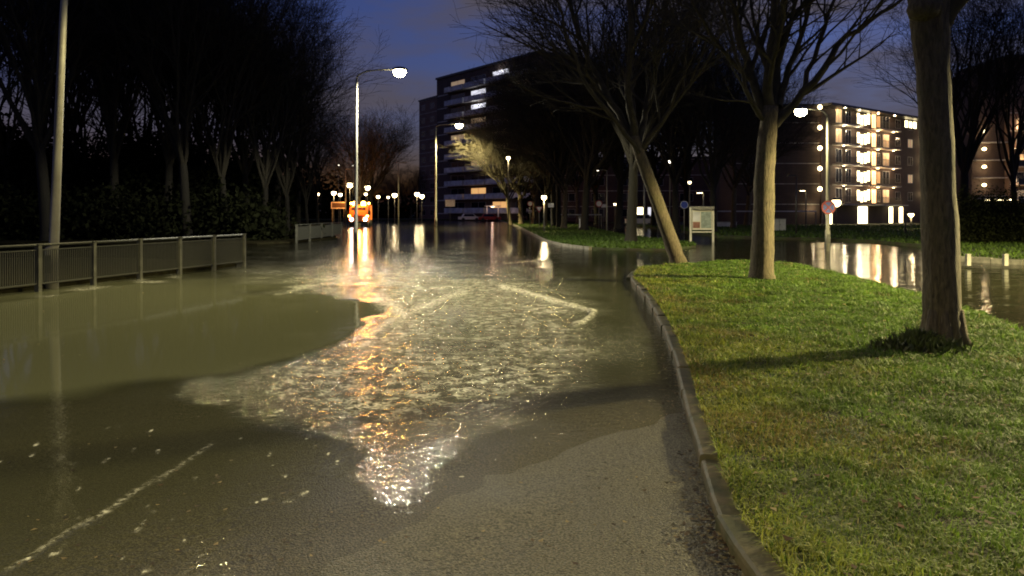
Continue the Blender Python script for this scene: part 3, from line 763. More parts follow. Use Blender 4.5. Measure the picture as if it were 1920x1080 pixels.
tree(4, tf(1905,58,.16), 1.9, (1.0,1.0,1.1), 'tall bare tree in front of the dark brick tower at far right')
tree(3, tf(1700,150,.16), 4.0, (1.0,1.0,.95), 'far bare tree behind the lit apartment building')
for i, (px, Yd, pr, sx, sz, lab) in enumerate([(1095,66,1,1.1,1.0,'dark bare tree between the T-shaped post and the straight trunk'),
    (1160,72,1,1.2,1.1,'dark bare tree behind the dark straight trunk'),(1290,80,1,1.3,1.15,'far bare tree behind the board, left of its slim neighbour'),
    (1040,86,1,1.2,1.15,'far bare tree behind the pale straight trunk'),(1048,80,1,.9,1.15,'tall bare tree before the right half of the tower block'),
    (1085,120,2,1.5,1.35,'tall distant bare tree right of the tower block'),(1010,112,1,1.3,1.3,'tall bare tree covering the right end of the tower block'),
    (1400,88,2,1.3,1.15,'bare tree behind the forked tree, before the dark wing')]):
    tree(pr, tf(px, Yd, .16), 1.3*i, (sx, sx, sz), lab)
# woodland on the left
WG = 'bare trees of the dark wood behind the railing'
wood = [(-60,46,3,1.1),(20,52,4,1.1),(90,44,3,1.15),(160,56,4,1.0),(215,48,3,1.1),(265,60,4,1.15),(310,50,3,1.05),(352,46,3,1.0),(392,58,4,1.1),(425,48,4,.98),(462,54,3,.95),(495,50,4,.92),(520,60,3,.95),(540,54,4,.80),(560,64,3,.80),(578,62,4,.66),(596,72,4,.62),(128,70,3,1.3),(240,74,4,1.3),(370,78,3,1.2),(450,80,4,1.15)]
R = random.Random(4)
for i, (px, Yd, pr, s) in enumerate(wood):
    lab = 'tall bare tree in the dark wood behind the railing'
    if px == 596: lab = 'last bare tree at the right edge of the dark wood, above the orange vehicle'
    if px == 352: lab = 'tall bare tree showing against the sky at the top left of the wood'
    tree(pr, tf(px, Yd, .09), R.uniform(0,6.28), (s*R.uniform(.9,1.15), s*R.uniform(.9,1.15), s), lab, None if px in (596,352) else WG)
tree(1, tf(694,112,.09), 1.0, (1.0,1.0,1.0), 'bare rounded tree beyond the wood, right of the lamp post')
tree(2, tf(672,104,.09), 2.0, (.9,.9,.95), 'low bare tree behind the orange vehicle')
tree(2, tf(770,190,.2), 2.6, (1.3,1.3,.85), 'small distant bare tree left of the tower block')
tree(2, tf(745,200,.2), .6, (1.2,1.2,.7), 'very distant low bare tree between the lamp post and the tower block')

# ------------------------------------------------------------------ thickets and hedges
def leafmass(name, label, blobs, n, size, seed, m, cat):
    rs = np.random.RandomState(seed); vol = np.array([b[3]*b[4]*b[5] for b in blobs]); pick = rs.choice(len(blobs), n, p=vol/vol.sum())
    B = np.array(blobs)[pick]; v = rs.normal(0,1,(n,3)); v /= np.linalg.norm(v, axis=1)[:,None]; r = rs.rand(n)**.45*(1+.12*rs.normal(size=n))
    P = B[:,:3]+v*B[:,3:6]*r[:,None]; P[:,2] = np.maximum(P[:,2], .1)
    a = rs.normal(0,1,(n,3)); a /= np.linalg.norm(a,axis=1)[:,None]; b = np.cross(a, rs.normal(0,1,(n,3))); b /= np.linalg.norm(b,axis=1)[:,None]
    s = rs.uniform(*size, n)[:,None]
    V = np.stack([P-a*s, P-b*s*.6, P+a*s, P+b*s*.6], 1)
    o = mesh_np(name, V.reshape(-1,3), np.arange(4*n), np.full(n,4), m)
    return tag(o, label, cat, kind='stuff')
R = random.Random(12); blobs = []
for i in range(110):
    px = R.uniform(-300, 520); Yd = R.uniform(52, 74); h = R.uniform(6, 9) if px < 330 else (R.uniform(5, 8) if px < 540 else R.uniform(3, 5))
    blobs.append((XP(px,Yd), Yd, h*.45, R.uniform(2.2,3.4), 2.5, h*.6))
for i in range(60):
    px = R.uniform(-200, 520); Yd = R.uniform(44.5, 49); h = R.uniform(1.6, 3.6)*(1 if px < 480 else .6)
    blobs.append((XP(px,Yd), Yd, h*.4, R.uniform(1.6,2.8), 1.2, h*.62))
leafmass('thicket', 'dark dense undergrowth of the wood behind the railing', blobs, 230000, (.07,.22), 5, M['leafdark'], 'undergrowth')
blobs = []
for i in range(70):
    px = R.uniform(-500, 840); Yd = R.uniform(175, 215); h = R.uniform(4, 8) if px > 640 else R.uniform(8, 13)
    blobs.append((XP(px,Yd), Yd, h*.4, R.uniform(6,11), 4, h*.6))
for i in range(34):
    px = R.uniform(1000, 1420); Yd = R.uniform(140, 150); h = R.uniform(6, 11)
    blobs.append((XP(px,Yd), Yd, h*.4, R.uniform(5,8), 4, h*.6))
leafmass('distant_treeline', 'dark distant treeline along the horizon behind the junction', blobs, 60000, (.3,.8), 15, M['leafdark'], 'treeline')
blobs = [(XP(px, 38), 38+R.uniform(-1,1.5), 1.0, 1.5, 1.3, R.uniform(1.3,1.9)) for px in range(1800, 2150, 28)]
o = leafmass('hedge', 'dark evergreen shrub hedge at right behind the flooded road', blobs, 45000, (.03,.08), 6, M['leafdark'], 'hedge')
del o['kind']

# ------------------------------------------------------------------ street lamps
def spot(name, loc, power, col=LAMP_COL, parent=None, size=134, rad=.18):
    d = bpy.data.lights.new(name, 'SPOT'); d.energy = power; d.color = col; d.spot_size = radians(size); d.spot_blend = .12 if size > 155 else .6; d.shadow_soft_size = rad
    o = link(bpy.data.objects.new(name, d)); o.location = loc
    if parent: o.parent = parent
    return o
def point(name, loc, power, col, parent=None, rad=.12):
    d = bpy.data.lights.new(name, 'POINT'); d.energy = power; d.color = col; d.shadow_soft_size = rad
    o = link(bpy.data.objects.new(name, d)); o.location = loc
    if parent: o.parent = parent
    return o
def street_lamp(label, x, y, H, arm, power, # pole, arm, head and lens
                group=None, lean=0, r=.085, lens='lens', z=0, dirv=(1,0), big=1.0, cone=134, col=LAMP_COL):
    t = thing('street_lamp', label, 'street lamp', (x, y, z), 0, group)
    m = MB(); top = (lean, 0, H-.35)
    m.tube([(0,0,-.1),(0,0,.9),(lean*.15,0,.95),(lean*.5,0,H*.5),top], [r*1.35,r*1.3,r*1.0,r*.85,r*.62], 12)
    m.build('pole', M['galv'], t, True)
    m = MB(); m.box(-.06,.06,-r*1.42,-r*1.30,.35,.75); m.build('door', M['darkmetal'], t)
    ux, uy = dirv
    ax, ay = lean+ux*arm, uy*arm
    m = MB(); m.tube([top,(lean+ux*arm*.06,uy*arm*.06,H-.22),(lean+ux*arm*.22,uy*arm*.22,H-.08),(lean+ux*arm*.55,uy*arm*.55,H),(ax,ay,H+.02)], [r*.5,r*.48,r*.42,r*.4,r*.36], 8)
    m.build('arm', M['galv'], t, True)
    m = MB(); cx, cy = lean+ux*(arm+.22*big), uy*(arm+.22*big)
    b = len(m.V); prof = [(.10,.0),(.20,.03),(.30,.02),(.33,-.03)]
    m.lathe([(.04,.14),(.16,.11),(.24,.05),(.27,-.01)], 16, (0,0,0))
    m.V = [(v[0]*1.35*big, v[1]*.62*big, v[2]*big) for v in m.V]
    h = m.build('lamp_head', M['darkmetal'], t, True); h.location = (cx, cy, H)
    m = MB(); m.lathe([(.255,-.012),(.265,-.09),(.23,-.19),(.13,-.26),(.01,-.28)], 16)
    m.V = [(v[0]*1.0*big, v[1]*.7*big, v[2]*1.1*big) for v in m.V]
    l = m.build('lamp_lens', M[lens], h, True)
    if power: spot('lamp_light', (cx, cy, H-.36*big), power, col=col, parent=t, size=cone)
    return t
x, y = G(97, 541); 
street_lamp('tall pale lamp post by the railing at far left, its head above the picture', x, y, 8.2, 2.9, 3500, lean=.34, r=.10)
street_lamp('lit street lamp with curved arm left of centre, seen against the sky', XP(667,36), 36, ZP(131,36), 1.75, 12000, lean=.05, big=1.1, cone=168, col=(1,.93,.68))
street_lamp('lit street lamp before the tower block, its light on the nearest branches', XP(817,95), 95, ZP(233,95), 2.5, 36000, r=.13, big=1.7, cone=146)
street_lamp('lit street lamp before the apartments, carrying a round no-stopping sign', XP(1552,33.5), 33.5, ZP(205,33.5), .95, 2600, dirv=(-1,0), cone=165)
# lamps of the same two roads outside the picture
street_lamp('street lamp of the main road behind the camera', -7.5, -4.5, 8.2, 1.7, 10000, cone=153)
street_lamp('street lamp of the parallel road beside the camera at right', 18.5, 15.0, 6.2, .95, 42000, dirv=(-1,0), cone=162)

# no-stopping sign
t = thing('traffic_sign', 'round red and blue no-stopping sign fixed to the lamp pole at right', 'traffic sign', (XP(1552,33.5)-.02, 33.5-.14, ZP(389,33.5)))
m = MB(); m.disc((0,0,0), .27, .02); m.build('plate', M['blue'], t)
m = MB(); m.disc((0,-.006,0), .30, .03, 28, .235); m.build('rim', M['red'], t)
m = MB()
for s_ in (1,-1):
    d = np.array((cos(pi/4), 0, sin(pi/4)*s_)); n_ = np.array((-d[2], 0, d[0]))
    a_, b_ = -d*.24, d*.24; w_ = .028; yy_ = -.004 if s_ > 0 else -.007
    V = [a_-n_*w_, b_-n_*w_, b_+n_*w_, a_+n_*w_]
    m.add([(v[0], yy_, v[2]) for v in V]+[(v[0], yy_-.003, v[2]) for v in V], [(0,1,2,3),(7,6,5,4),(0,4,5,1),(2,6,7,3),(1,5,6,2),(3,7,4,0)])
m.build('cross', M['red'], t)
m = MB(); m.box(-.02,.02,.02,.10,-.05,.05); m.build('bracket', M['galv'], t)

# small lamps far away: pole and lantern
def park_lamp(label, px, py, Y, r=.2, lens='lens_far', z=.1, group=None, side=0, power=0, cat='street lamp'):
    r *= 1.25; H = ZP(py, Y)-z; t = thing('park_lamp', label, cat, (XP(px, Y), Y, z), 0, group)
    m = MB(); m.tube([(-side,0,-.1),(-side,0,H*.7),(-side*.95,0,H-.15),(-side*.3,0,H+.02) if side else (0,0,H-.1)], [.07,.055,.05,.04], 8); m.build('pole', M['galv'], t, True)
    m = MB(); m.lathe([(r*.35,-r*.9),(r*.85,-r*.5),(r,0),(r*.85,r*.5),(r*.4,r*.85)], 12); l = m.build('lantern', M[lens], t, True); l.location = (0,0,H)
    m = MB(); m.lathe([(r*1.05,r*.55),(r*.8,r*.95),(r*.1,r*1.15)], 12); c = m.build('cap', M['darkmetal'], l, True)
    if power: point('lamp_light', (0,-.3,H-.25), power, (1,.75,.4), t)
    return t
PL = 'small lit lamps around the far junction'
for lab, px, py, Y, r, ln, pw in [
    ('small bright lamp just left of the lamp pole above the orange vehicle', 656, 347, 104, .34, 'lens_far', 500),
    ('small bright lamp right of the lamp pole above the orange vehicle', 689, 352, 108, .32, 'lens_far', 0),
    ('small lamp low right of the orange vehicle, under the brighter one', 686, 364, 118, .2, 'lens_far', 0),
    ('leftmost lamp of the pair left of the orange vehicle', 626, 362, 112, .28, 'lens_far', 300),
    ('right lamp of the pair left of the orange vehicle', 638, 365, 115, .24, 'lens_far', 0),
    ('single small lamp in the dark left of the orange vehicle', 596, 364, 118, .2, 'lens_far', 0),
    ('small lamp first right of the orange vehicle', 709, 369, 128, .24, 'lens_far', 0),
    ('small dim lamp on a thin post right of the orange vehicle', 728, 370, 130, .18, 'lens_far', 0),
    ('bright low lamp on a pale post below the tall thin pole', 740, 366, 126, .34, 'lens_far', 500),
    ('left lamp of the bright pair left of the dark lamp pole', 782, 364, 128, .32, 'lens_far', 400),
    ('right lamp of the bright pair left of the dark lamp pole', 791, 368, 131, .32, 'lens_far', 400),
    ('tiny lamp high over the pale post left of the vehicle', 635, 310, 130, .13, 'lens_dim', 0),
    ('tiny lamp high beside the curved-arm lamp pole', 661, 311, 132, .13, 'lens_dim', 0),
    ('bright round lamp in front of the dark tree of the far row', 1020, 370, 62, .17, 'lens_far', 250),
    ('lamp high among the lamplit branches of the far row', 953, 296, 80, .16, 'lens_far', 200),
    ('small lamp with a pole between the leaning tree and the board', 1293, 342, 66, .11, 'lens_far', 0),
    ('dim lantern on a tall curved post right of the leaning tree', 1256, 303, 66, .12, 'lens_dim', 0),
    ('tiny lamp beside the left edge of the dark straight trunk', 1193, 330, 95, .12, 'lens_far', 0),
    ('tiny lamp just left of the leaning trunk', 1224, 366, 96, .16, 'lens_far', 0),
    ('tiny lamp on a low post left of the dark straight trunk', 1153, 383, 96, .12, 'lens_far', 0),
    ('round lamp low beside the entrance of the lit apartments', 1568, 380, 88, .42, 'wall_lamp', 300),
    ('flat oval lamp on a post right of the lit entrances', 1708, 402, 70, .2, 'wall_lamp', 100)]:
    park_lamp(lab, px, py, Y, r, ln, .1 if px < 1100 else .16, PL if px < 900 else None, power=pw)
def plain_pole(name, label, px, py0, Y, side=0.0, lit=None, z=.1, r=.07, matn='galv'):
    H = ZP(py0, Y)-z; t = thing(name, label, 'street lamp', (XP(px,Y), Y, z))
    m = MB(); m.tube([(0,0,-.1),(0,0,H*.5),(0,0,H)], [r*1.2,r,r*.8], 8); m.build('pole', M[matn], t, True)
    m = MB(); m.tube([(0,0,H-.05),(side*.4,0,H+.05),(side,0,H+.03)], [.04,.04,.035], 6); m.build('arm', M[matn], t)
    m = MB(); m.box(side-.28,side+.28,-.1,.1,H-.02,H+.1); h = m.build('lamp_head', M['darkmetal'], t)
    if lit:
        m = MB(); m.box(side-.2,side+.2,-.08,.08,H-.06,H-.024); m.build('lamp_lens', M[lit], h)
    return t
plain_pole('street_lamp', 'unlit tall thin pole over the bright low lamp', 747, 306, 105, .9)
plain_pole('street_lamp', 'pale pole behind the orange vehicle on its left', 648, 317, 98, .9)
plain_pole('street_lamp', 'pale lamp pole with short arm before the dark low block', 1138, 319, 66, -.9, 'lens_dim', .16)
plain_pole('street_lamp', 'pale thin post just left of the leaning tree', 1208, 325, 60, .35, None, .16)
plain_pole('street_lamp', 'small hooked lamp behind the information board', 1319, 361, 62, -.3, 'lens_far', .16, .05)
plain_pole('street_lamp', 'small hooked pale lamp post before the dark wing of the apartments', 1511, 357, 70, -.3, 'lens_far', .16, .06)
plain_pole('street_lamp', 'dark unlit post on the bank right of the forked tree', 1493, 330, 52, -.3, None, .16, .06, 'darkmetal')
plain_pole('street_lamp', 'dark unlit post before the right end of the lit apartments', 1698, 400, 55, .3, None, .16, .05, 'darkmetal')

# ------------------------------------------------------------------ railings
def railing(label, a, b, H=1.02, npost=6, z=.0, end=True):
    a = np.array(a); b = np.array(b); L = np.linalg.norm(b-a); ang = math.atan2(b[1]-a[1], b[0]-a[0])
    t = thing('railing', label, 'railing', (a[0], a[1], z), ang)
    m = MB(); m.tube([(0,0,H),(L,0,H)], .028, 8); m.build('handrail', M['rail'], t, True)
    m = MB(); m.box(0,L,-.015,.015,.16,.19); m.box(0,L,-.015,.015,H-.12,H-.095); m.build('rail', M['rail'], t)
    m = MB(); x = .06
    while x < L: m.box(x-.009,x+.009,-.007,.007,.185,H-.12); x += .055
    m.build('bars', M['rail'], t)
    for i in range(npost):
        x = L*i/(npost-1); m = MB(); m.box(x-.045,x+.045,-.055,.055,-.3,H+.01); m.box(x-.06,x+.06,-.065,.065,H+.01,H+.03)
        m.build('post', M['railpost'], t)
    return t
f0 = np.array(G(-160, 575)); f1 = np.array(G(457, 500))
pa = np.array(G(0,556)); f0 = pa+(pa-f1)*.25
railing('long grey railing with upright bars behind the calm muddy water at left', f0, f1, 1.0, 8)
railing('short dark railing at the edge of the wood, left of the orange vehicle', G(556,456), G(640,444), 1.0, 5)

# ------------------------------------------------------------------ buildings
def window(parent, x, z, w, h, y, pane, fr='frame'):
    m = MB(); t = .07
    m.box(x,x+w,y-.04,y+.03,z,z+t); m.box(x,x+w,y-.04,y+.03,z+h-t,z+h); m.box(x,x+t,y-.04,y+.03,z+t,z+h-t); m.box(x+w-t,x+w,y-.04,y+.03,z+t,z+h-t); m.box(x+w/2-t/2,x+w/2+t/2,y-.035,y+.03,z+t,z+h-t)
    o = m.build('window', M[fr], parent)
    m = MB(); m.box(x+t,x+w-t,y-.012,y+.02,z+t,z+h-t); m.build('pane', M[pane], o)
    return o
# tower block
def tower():
    a = np.array((XP(819,176), 176.0)); b = np.array((XP(1012,146), 146.0)); L = np.linalg.norm(b-a)
    t = thing('tower_block', 'dark ten-storey tower block with rows of pale balconies behind the trees', 'building', (a[0], a[1], .2), math.atan2(b[1]-a[1], b[0]-a[0]))
    H = 31.6; fh = 2.95
    m = MB(); m.box(0,L,0,14,0,H); m.build('wall', M['brick_dark'], t)
    m = MB(); m.box(-.2,L+.2,-.25,14.2,H,H+.45); m.build('roof', M['darkmetal'], t)
    R = random.Random(3); bays = [5.0+i*(L-5.5)/4 for i in range(4)]; bw = (L-5.5)/4
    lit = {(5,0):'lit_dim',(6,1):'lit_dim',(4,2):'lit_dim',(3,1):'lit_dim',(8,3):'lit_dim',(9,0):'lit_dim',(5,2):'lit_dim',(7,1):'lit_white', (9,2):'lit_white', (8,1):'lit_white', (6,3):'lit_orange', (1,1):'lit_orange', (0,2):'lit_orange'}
    for f in range(10):
        z = 1.4+f*fh
        for c in range(4):
            x0 = bays[c]
            m = MB(); m.box(x0+.2,x0+bw-.2,-1.35,-.004,z-.14,z+.02); m.build('balcony_slab', M['slab'], t)
            m = MB(); m.box(x0+.3,x0+bw-.3,-1.33,-1.26,z+.02,z+1.0); m.box(x0+bw-.37,x0+bw-.3,-1.25,-.1,z+.02,z+1.0); m.build('balcony_panel', M['panel'] if R.random() < .6 else M['whitepanel'], t)
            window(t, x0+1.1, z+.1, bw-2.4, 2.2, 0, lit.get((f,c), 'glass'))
    for f in range(10):
        m = MB(); m.box(.4,4.6,-.05,-.002,1.2+f*fh-.1,1.2+f*fh+.12); m.build('band', M['slab'] , t)
    for f,c in ((9,2),(7,1)):
        point('lamp_light', (bays[c]+bw*.5,-.7,1.4+f*fh+2.2), 60, (.95,.95,1), t)
tower()
def slab_block(label, px0, px1, Y0, Y1, H, z=.2, depth=12, rows=9, mat_='brick_dark'):
    a = np.array((XP(px0,Y0), Y0)); b = np.array((XP(px1,Y1), Y1)); L = np.linalg.norm(b-a)
    t = thing('apartment_block', label, 'building', (a[0], a[1], z), math.atan2(b[1]-a[1], b[0]-a[0]))
    m = MB(); m.box(0,L,0,depth,0,H); m.build('wall', M[mat_], t)
    m = MB(); m.box(-.15,L+.15,-.2,depth+.1,H,H+.35); m.build('roof', M['darkmetal'], t)
    fh = H/rows; n = max(1, int(L/4.2))
    for f in range(rows):
        m = MB(); m.box(0,L,-.06,-.003,f*fh+fh-.15,f*fh+fh-.02); m.build('band', M['slab'], t)
        for c in range(n):
            if n*rows <= 90: window(t, (c+.25)*L/n, f*fh+.75, min(L/n*.5,2.2), 1.35, 0, 'glass')
    return t
slab_block('narrow lower brick block at the left side of the tower block', 786, 819.5, 190, 182, ZP(188,186), depth=10, rows=9, mat_='brick_red')
slab_block('dark low apartment block hidden behind the far trees', 1040, 1372, 128, 126, ZP(300,127), .16, 10, 4)

def right_apartments():
    a = np.array((39.6,99.0)); b = np.array((61.6,116.2)); L = np.linalg.norm(b-a); ang = math.atan2(b[1]-a[1], b[0]-a[0])
    t = thing('apartment_building', 'six-storey apartment building with brightly lit stairwell and gallery lamps', 'building', (a[0], a[1], .16), ang)
    fh = 2.6; H = 15.1
    m = MB(); m.box(0,L,0,12,0,H); m.build('wall', M['brick_dark'], t)
    m = MB(); m.box(-.3,L+.3,-1.7,12.2,H,H+.3); m.build('roof', M['darkmetal'], t)
    # wing parallel to the picture, given in the building's own axes
    ca, sa = cos(-ang), sin(-ang)
    def loc(x, y): x -= a[0]; y -= a[1]; return (x*ca-y*sa, x*sa+y*ca)
    def wbox(mb, x0, x1, y0, y1, z0, z1):
        p = [loc(x0,y0), loc(x1,y0), loc(x1,y1), loc(x0,y1)]
        mb.add([(*q_, z0) for q_ in p]+[(*q_, z1) for q_ in p], [(0,3,2,1),(4,5,6,7),(0,1,5,4),(1,2,6,5),(2,3,7,6),(3,0,4,7)])
    m = MB(); wbox(m, 28.6, 39.3, 98.7, 110, 0, H-.02); m.build('wing', M['brick_dark'], t)
    m = MB(); wbox(m, 28.4, 39.4, 98.5, 110, H-.02, H+.25); m.build('wing_roof', M['darkmetal'], t)
    for f in range(1,6):
        m = MB(); wbox(m, 28.6, 39.2, 98.63, 98.697, f*fh-.08, f*fh+.02); m.build('band', M['slab'], t)
    for f in range(6):
        z = f*fh
        # corner lamps
        if f > 0:
            p = loc(39.1, 98.2)
            m = MB(); m.lathe([(.07,-.3),(.22,-.2),(.28,0),(.22,.2),(.07,.3)], 12); l = m.build('gallery_lamp', M['wall_lamp'], t, True); l.location = (p[0], p[1], z+1.9)
            point('lamp_light', (p[0], p[1]-.45, z+1.9), 30, (1,.72,.36), t)
            p = (L-.6, -.55)
            m = MB(); m.lathe([(.07,-.3),(.22,-.2),(.28,0),(.22,.2),(.07,.3)], 12); l = m.build('gallery_lamp', M['wall_lamp'], t, True); l.location = (p[0], p[1], z+1.6)
            point('lamp_light', (p[0], p[1]-.45, z+1.6), 20, (1,.72,.36), t)
        if f > 0:
            for x0, x1 in ((2.6,8.0),(12.6,18.4)):
                zt = z+fh-.02 if f < 5 else z+fh-.05
                m = MB(); m.box(x0,x1,-1.5,-.004,z-.12,z+.03); m.build('balcony_slab', M['slab'], t)
                m = MB(); k_ = x0+.06
                m.box(x0,x1,-1.49,-1.45,z+.95,z+1.0)
                while k_ < x1: m.box(k_-.012,k_+.012,-1.48,-1.46,z+.03,z+.95); k_ += .16
                m.build('balustrade', M['darkmetal'], t)
            window(t, 3.4, z+.25, 1.6, 1.9, 0, 'lit_dim' if f in (4,5) else 'glass'); window(t, 5.9, z+.25, 1.4, 1.9, 0, 'glass')
            m = MB(); m.lathe([(.12,-.05),(.16,0),(.16,.03)], 10); l = m.build('gallery_lamp', M['wall_lamp'], t, True); l.location = (4.0,-.8,z+fh-.2); point('lamp_light', (4.0,-1.0,z+fh-.55), 110, (1,.8,.5), t)
            m = MB(); m.lathe([(.12,-.05),(.16,0),(.16,.03)], 10); l = m.build('gallery_lamp', M['wall_lamp'], t, True); l.location = (17.4,-.8,z+fh-.2); point('lamp_light', (17.4,-1.0,z+fh-.55), 110, (1,.7,.4), t)
            window(t, 12.75, z+.15, 1.3, 2.0, 0, 'lit_amber'); window(t, 14.3, z+.35, .9, 1.7, 0, 'lit_orange' if f in (2,5) else 'glass'); window(t, 15.9, z+.25, 1.9, 1.9, 0, 'lit_dim' if f in (1,3,4) else 'glass')  # amber and orange panes glow in place of lamplit balcony ceilings
            window(t, 19.6, z+.6, 1.5, 1.3, 0, 'glass'); window(t, 23.4, z+.6, 1.5, 1.3, 0, 'lit_dim' if f in (2,4) else 'glass')
            # ceiling lamps of the gallery beside the stairwell
            m = MB(); m.lathe([(.18,-.06),(.2,0),(.2,.03)], 10); l = m.build('gallery_lamp', M['wall_lamp'], t, True); l.location = (13.2,-.7,z+fh-.22)
            point('lamp_light', (13.2,-.75,z+fh-.55), 160, (1,.6,.28), t)
            point('lamp_light', (7.7,-1.0,z+fh-.5), 90, (1,.8,.5), t)
        # stairwell glazing, stepping up like the flights behind it
        if f > 0:
            m = MB(); m.box(8.6,12.3,-.07,-.003,z-.1,z+.02); m.build('stair_sill', M['slab'], t)
            for c in range(4):
                dz = (0,.22,.1,-.1)[c]
                window(t, 8.7+c*.9, z+.45-dz, .82, 1.55, -.06, 'lit_warm')
    for k_ in range(3): window(t, 22.4+k_*1.3, 5*fh+.9, 1.1, 1.1, 0, 'lit_warm')
    # lit entrances on the ground floor
    for x0, w, lit in ((.9,1.6,'lit_warm'),(9.0,2.6,'lit_warm'),(17.6,1.2,'lit_warm'),(20.6,1.2,'lit_warm')):
        m = MB(); m.box(x0-.1,x0,-.08,-.003,0,2.3); m.box(x0+w,x0+w+.1,-.08,-.003,0,2.3); m.box(x0-.1,x0+w+.1,-.08,-.003,2.3,2.42); d = m.build('door', M['frame'], t)
        m = MB(); m.box(x0+.02,x0+w-.02,-.04,-.004,0.02,2.28); m.build('pane', M[lit], d)
        point('lamp_light', (x0+w/2,-.8,2.1), 30, (1,.8,.45), t)
    p = loc(38.2, 98.0); point('lamp_light', (p[0], p[1], 2.0), 50, (1,.8,.45), t)
    m = MB(); m.box(7.0,19,-2.2,-.005,2.45,2.57); m.build('canopy', M['slab'], t)
right_apartments()

def right_tower():
    Y0 = 118; x0 = XP(1822, Y0); t = thing('brick_tower', 'dark brick tower at the right edge with four lit floors', 'building', (x0, Y0, .16))
    H = ZP(112, Y0); fh = 2.7
    m = MB(); m.box(0,5.0,0,12,0,H-2); m.build('recessed_wall', M['brick_dark'], t)
    m = MB(); m.box(5.0,20,-1.2,12,0,H); m.build('wall', M['brick_red'], t)
    m = MB(); m.box(4.9,20.1,-1.3,12.1,H,H+.4); m.build('roof', M['darkmetal'], t)
    for f in range(9):
        m = MB(); m.box(5.0,20,-1.26,-1.203,f*fh+.3,f*fh+.4); m.build('band', M['slab'], t)
        z = f*fh+.35
        if f < 6:
            m = MB(); m.box(5.6,9.0,-2.4,-1.27,z-.12,z); m.build('balcony_slab', M['slab'], t)
            m = MB(); m.box(5.6,9.0,-2.4,-2.36,z,z+.9); m.build('balcony_panel', M['darkmetal'], t)
            window(t, 6.0, z+.2, 2.4, 1.7, -1.2, 'lit_dim' if f in (1,3,5) else 'glass')
            window(t, 11.5, z+.5, 1.8, 1.4, -1.2, 'glass' if f != 2 else 'lit_dim')
    for f, py in enumerate((347,313,280,247)):
        z = ZP(py, Y0)-.16
        m = MB(); m.lathe([(.05,-.25),(.25,-.16),(.32,0),(.25,.16),(.05,.25)], 10); l = m.build('gallery_lamp', M['wall_lamp'], t, True); l.location = (1.6,-.5,z)
        point('lamp_light', (1.6,-1.1,z), 90, (1,.7,.38), t)
        m = MB(); m.box(.2,4.9,-1.0,-.004,z-1.75,z-1.6); m.build('gallery_slab', M['slab'], t)
        point('lamp_light', (6.4,-1.9,z+.2), 110, (1,.7,.4), t)
        m = MB(); m.box(5.7,7.3,-1.3,-1.22,z-.05,z+.05); m.build('strip_light', M['wall_lamp'], t)
    for k_ in range(3):
        m = MB(); m.box(-1.6+k_*1.5,-.5+k_*1.5,-6.1,-5.9,ZP(374,112)-.3,ZP(374,112)-.1); m.build('canopy_light', M['wall_lamp'], t)
    m = MB(); m.box(-3,4.5,-6.4,-.01,ZP(374,112)-.1,ZP(374,112)+.05); m.build('entrance_canopy', M['slab'], t)
right_tower()

# low garden wall, cabinet, utility box
t = thing('garden_wall', 'low pale wall on the far bank behind the rightmost trunk of the middle', 'wall', (XP(1345,80), 80, .16))
m = MB(); m.box(0,2.0,0,.25,0,.5); m.build('wall', M['whitepanel'], t)
m = MB(); m.box(-.05,2.05,-.05,.3,.5,.56); m.build('coping', M['slab'], t)
t = thing('utility_cabinet', 'beige utility cabinet on the bank right of the forked tree', 'cabinet', (XP(1450,62), 62, .16))
m = MB(); m.box(0,1.0,0,.6,.08,1.0); m.build('body', M['cream'], t)
m = MB(); m.box(-.04,1.04,-.04,.64,1.0,1.06); m.build('lid', M['concrete'], t)
m = MB(); m.box(.48,.5,-.012,.0,.12,.96); m.box(.53,.56,-.03,0,.5,.62); m.build('handle', M['darkmetal'], t)

# long low guard rail across the far side
def guard(label, px0, px1, Y, zt, z=.12):
    t = thing('guard_rail', label, 'guard rail', (XP(px0,Y), Y, z)); L = XP(px1,Y)-XP(px0,Y)
    m = MB(); m.box(0,L,-.03,.03,zt-.12,zt); m.build('rail', M['whitepanel'], t)
    n = max(2, int(L/3))
    for i in range(n): x = L*i/(n-1); m = MB(); m.box(x-.05,x+.05,.03,.1,-.2,zt-.02); m.build('post', M['galv'], t)
guard('pale low guard rail left of the dark straight trunk', 1040, 1128, 92, 1.35)
guard('thin pale rail before the dark wing of the apartments', 1345, 1530, 84, 1.75)

# information board
t = thing('information_board', 'cream information board on two legs beside the flooded side road', 'notice board', (XP(1316,44), 44, .05))
w = 44/F
for s_ in (-1,1):
    m = MB(); m.box(s_*21*w-.05,s_*21*w+.05,-.05,.05,-.2,ZP(388,44)-.05 if s_ < 0 else 1.75); m.build('leg', M['cream'], t)
m = MB(); m.box(-18*w,20.5*w-.06,-.04,.04,.65,1.80); m.build('panel', M['cream'], t)
m = MB(); m.box(-20*w,22*w,-.2,.2,1.81,1.98); m.build('roof', M['galv'], t)
m = MB(); m.box(-17*w,-4*w,-.055,-.042,.75,1.1); m.build('poster', mat('dull red poster', (.28,.12,.08), .6, noise=3), t)
m = MB(); m.box(-17*w,-4*w,-.055,-.042,1.15,1.68); m.build('poster', M['whitepanel'], t)
m = MB(); m.box(-2*w,17*w,-.055,-.042,.75,1.68); m.build('poster', mat('grey green map sheet', (.3,.36,.3), .6, noise=8), t)
m = MB(); m.box(-20*w,20*w,-.05,.05,.5,.56); m.build('crossbar', M['cream'], t)

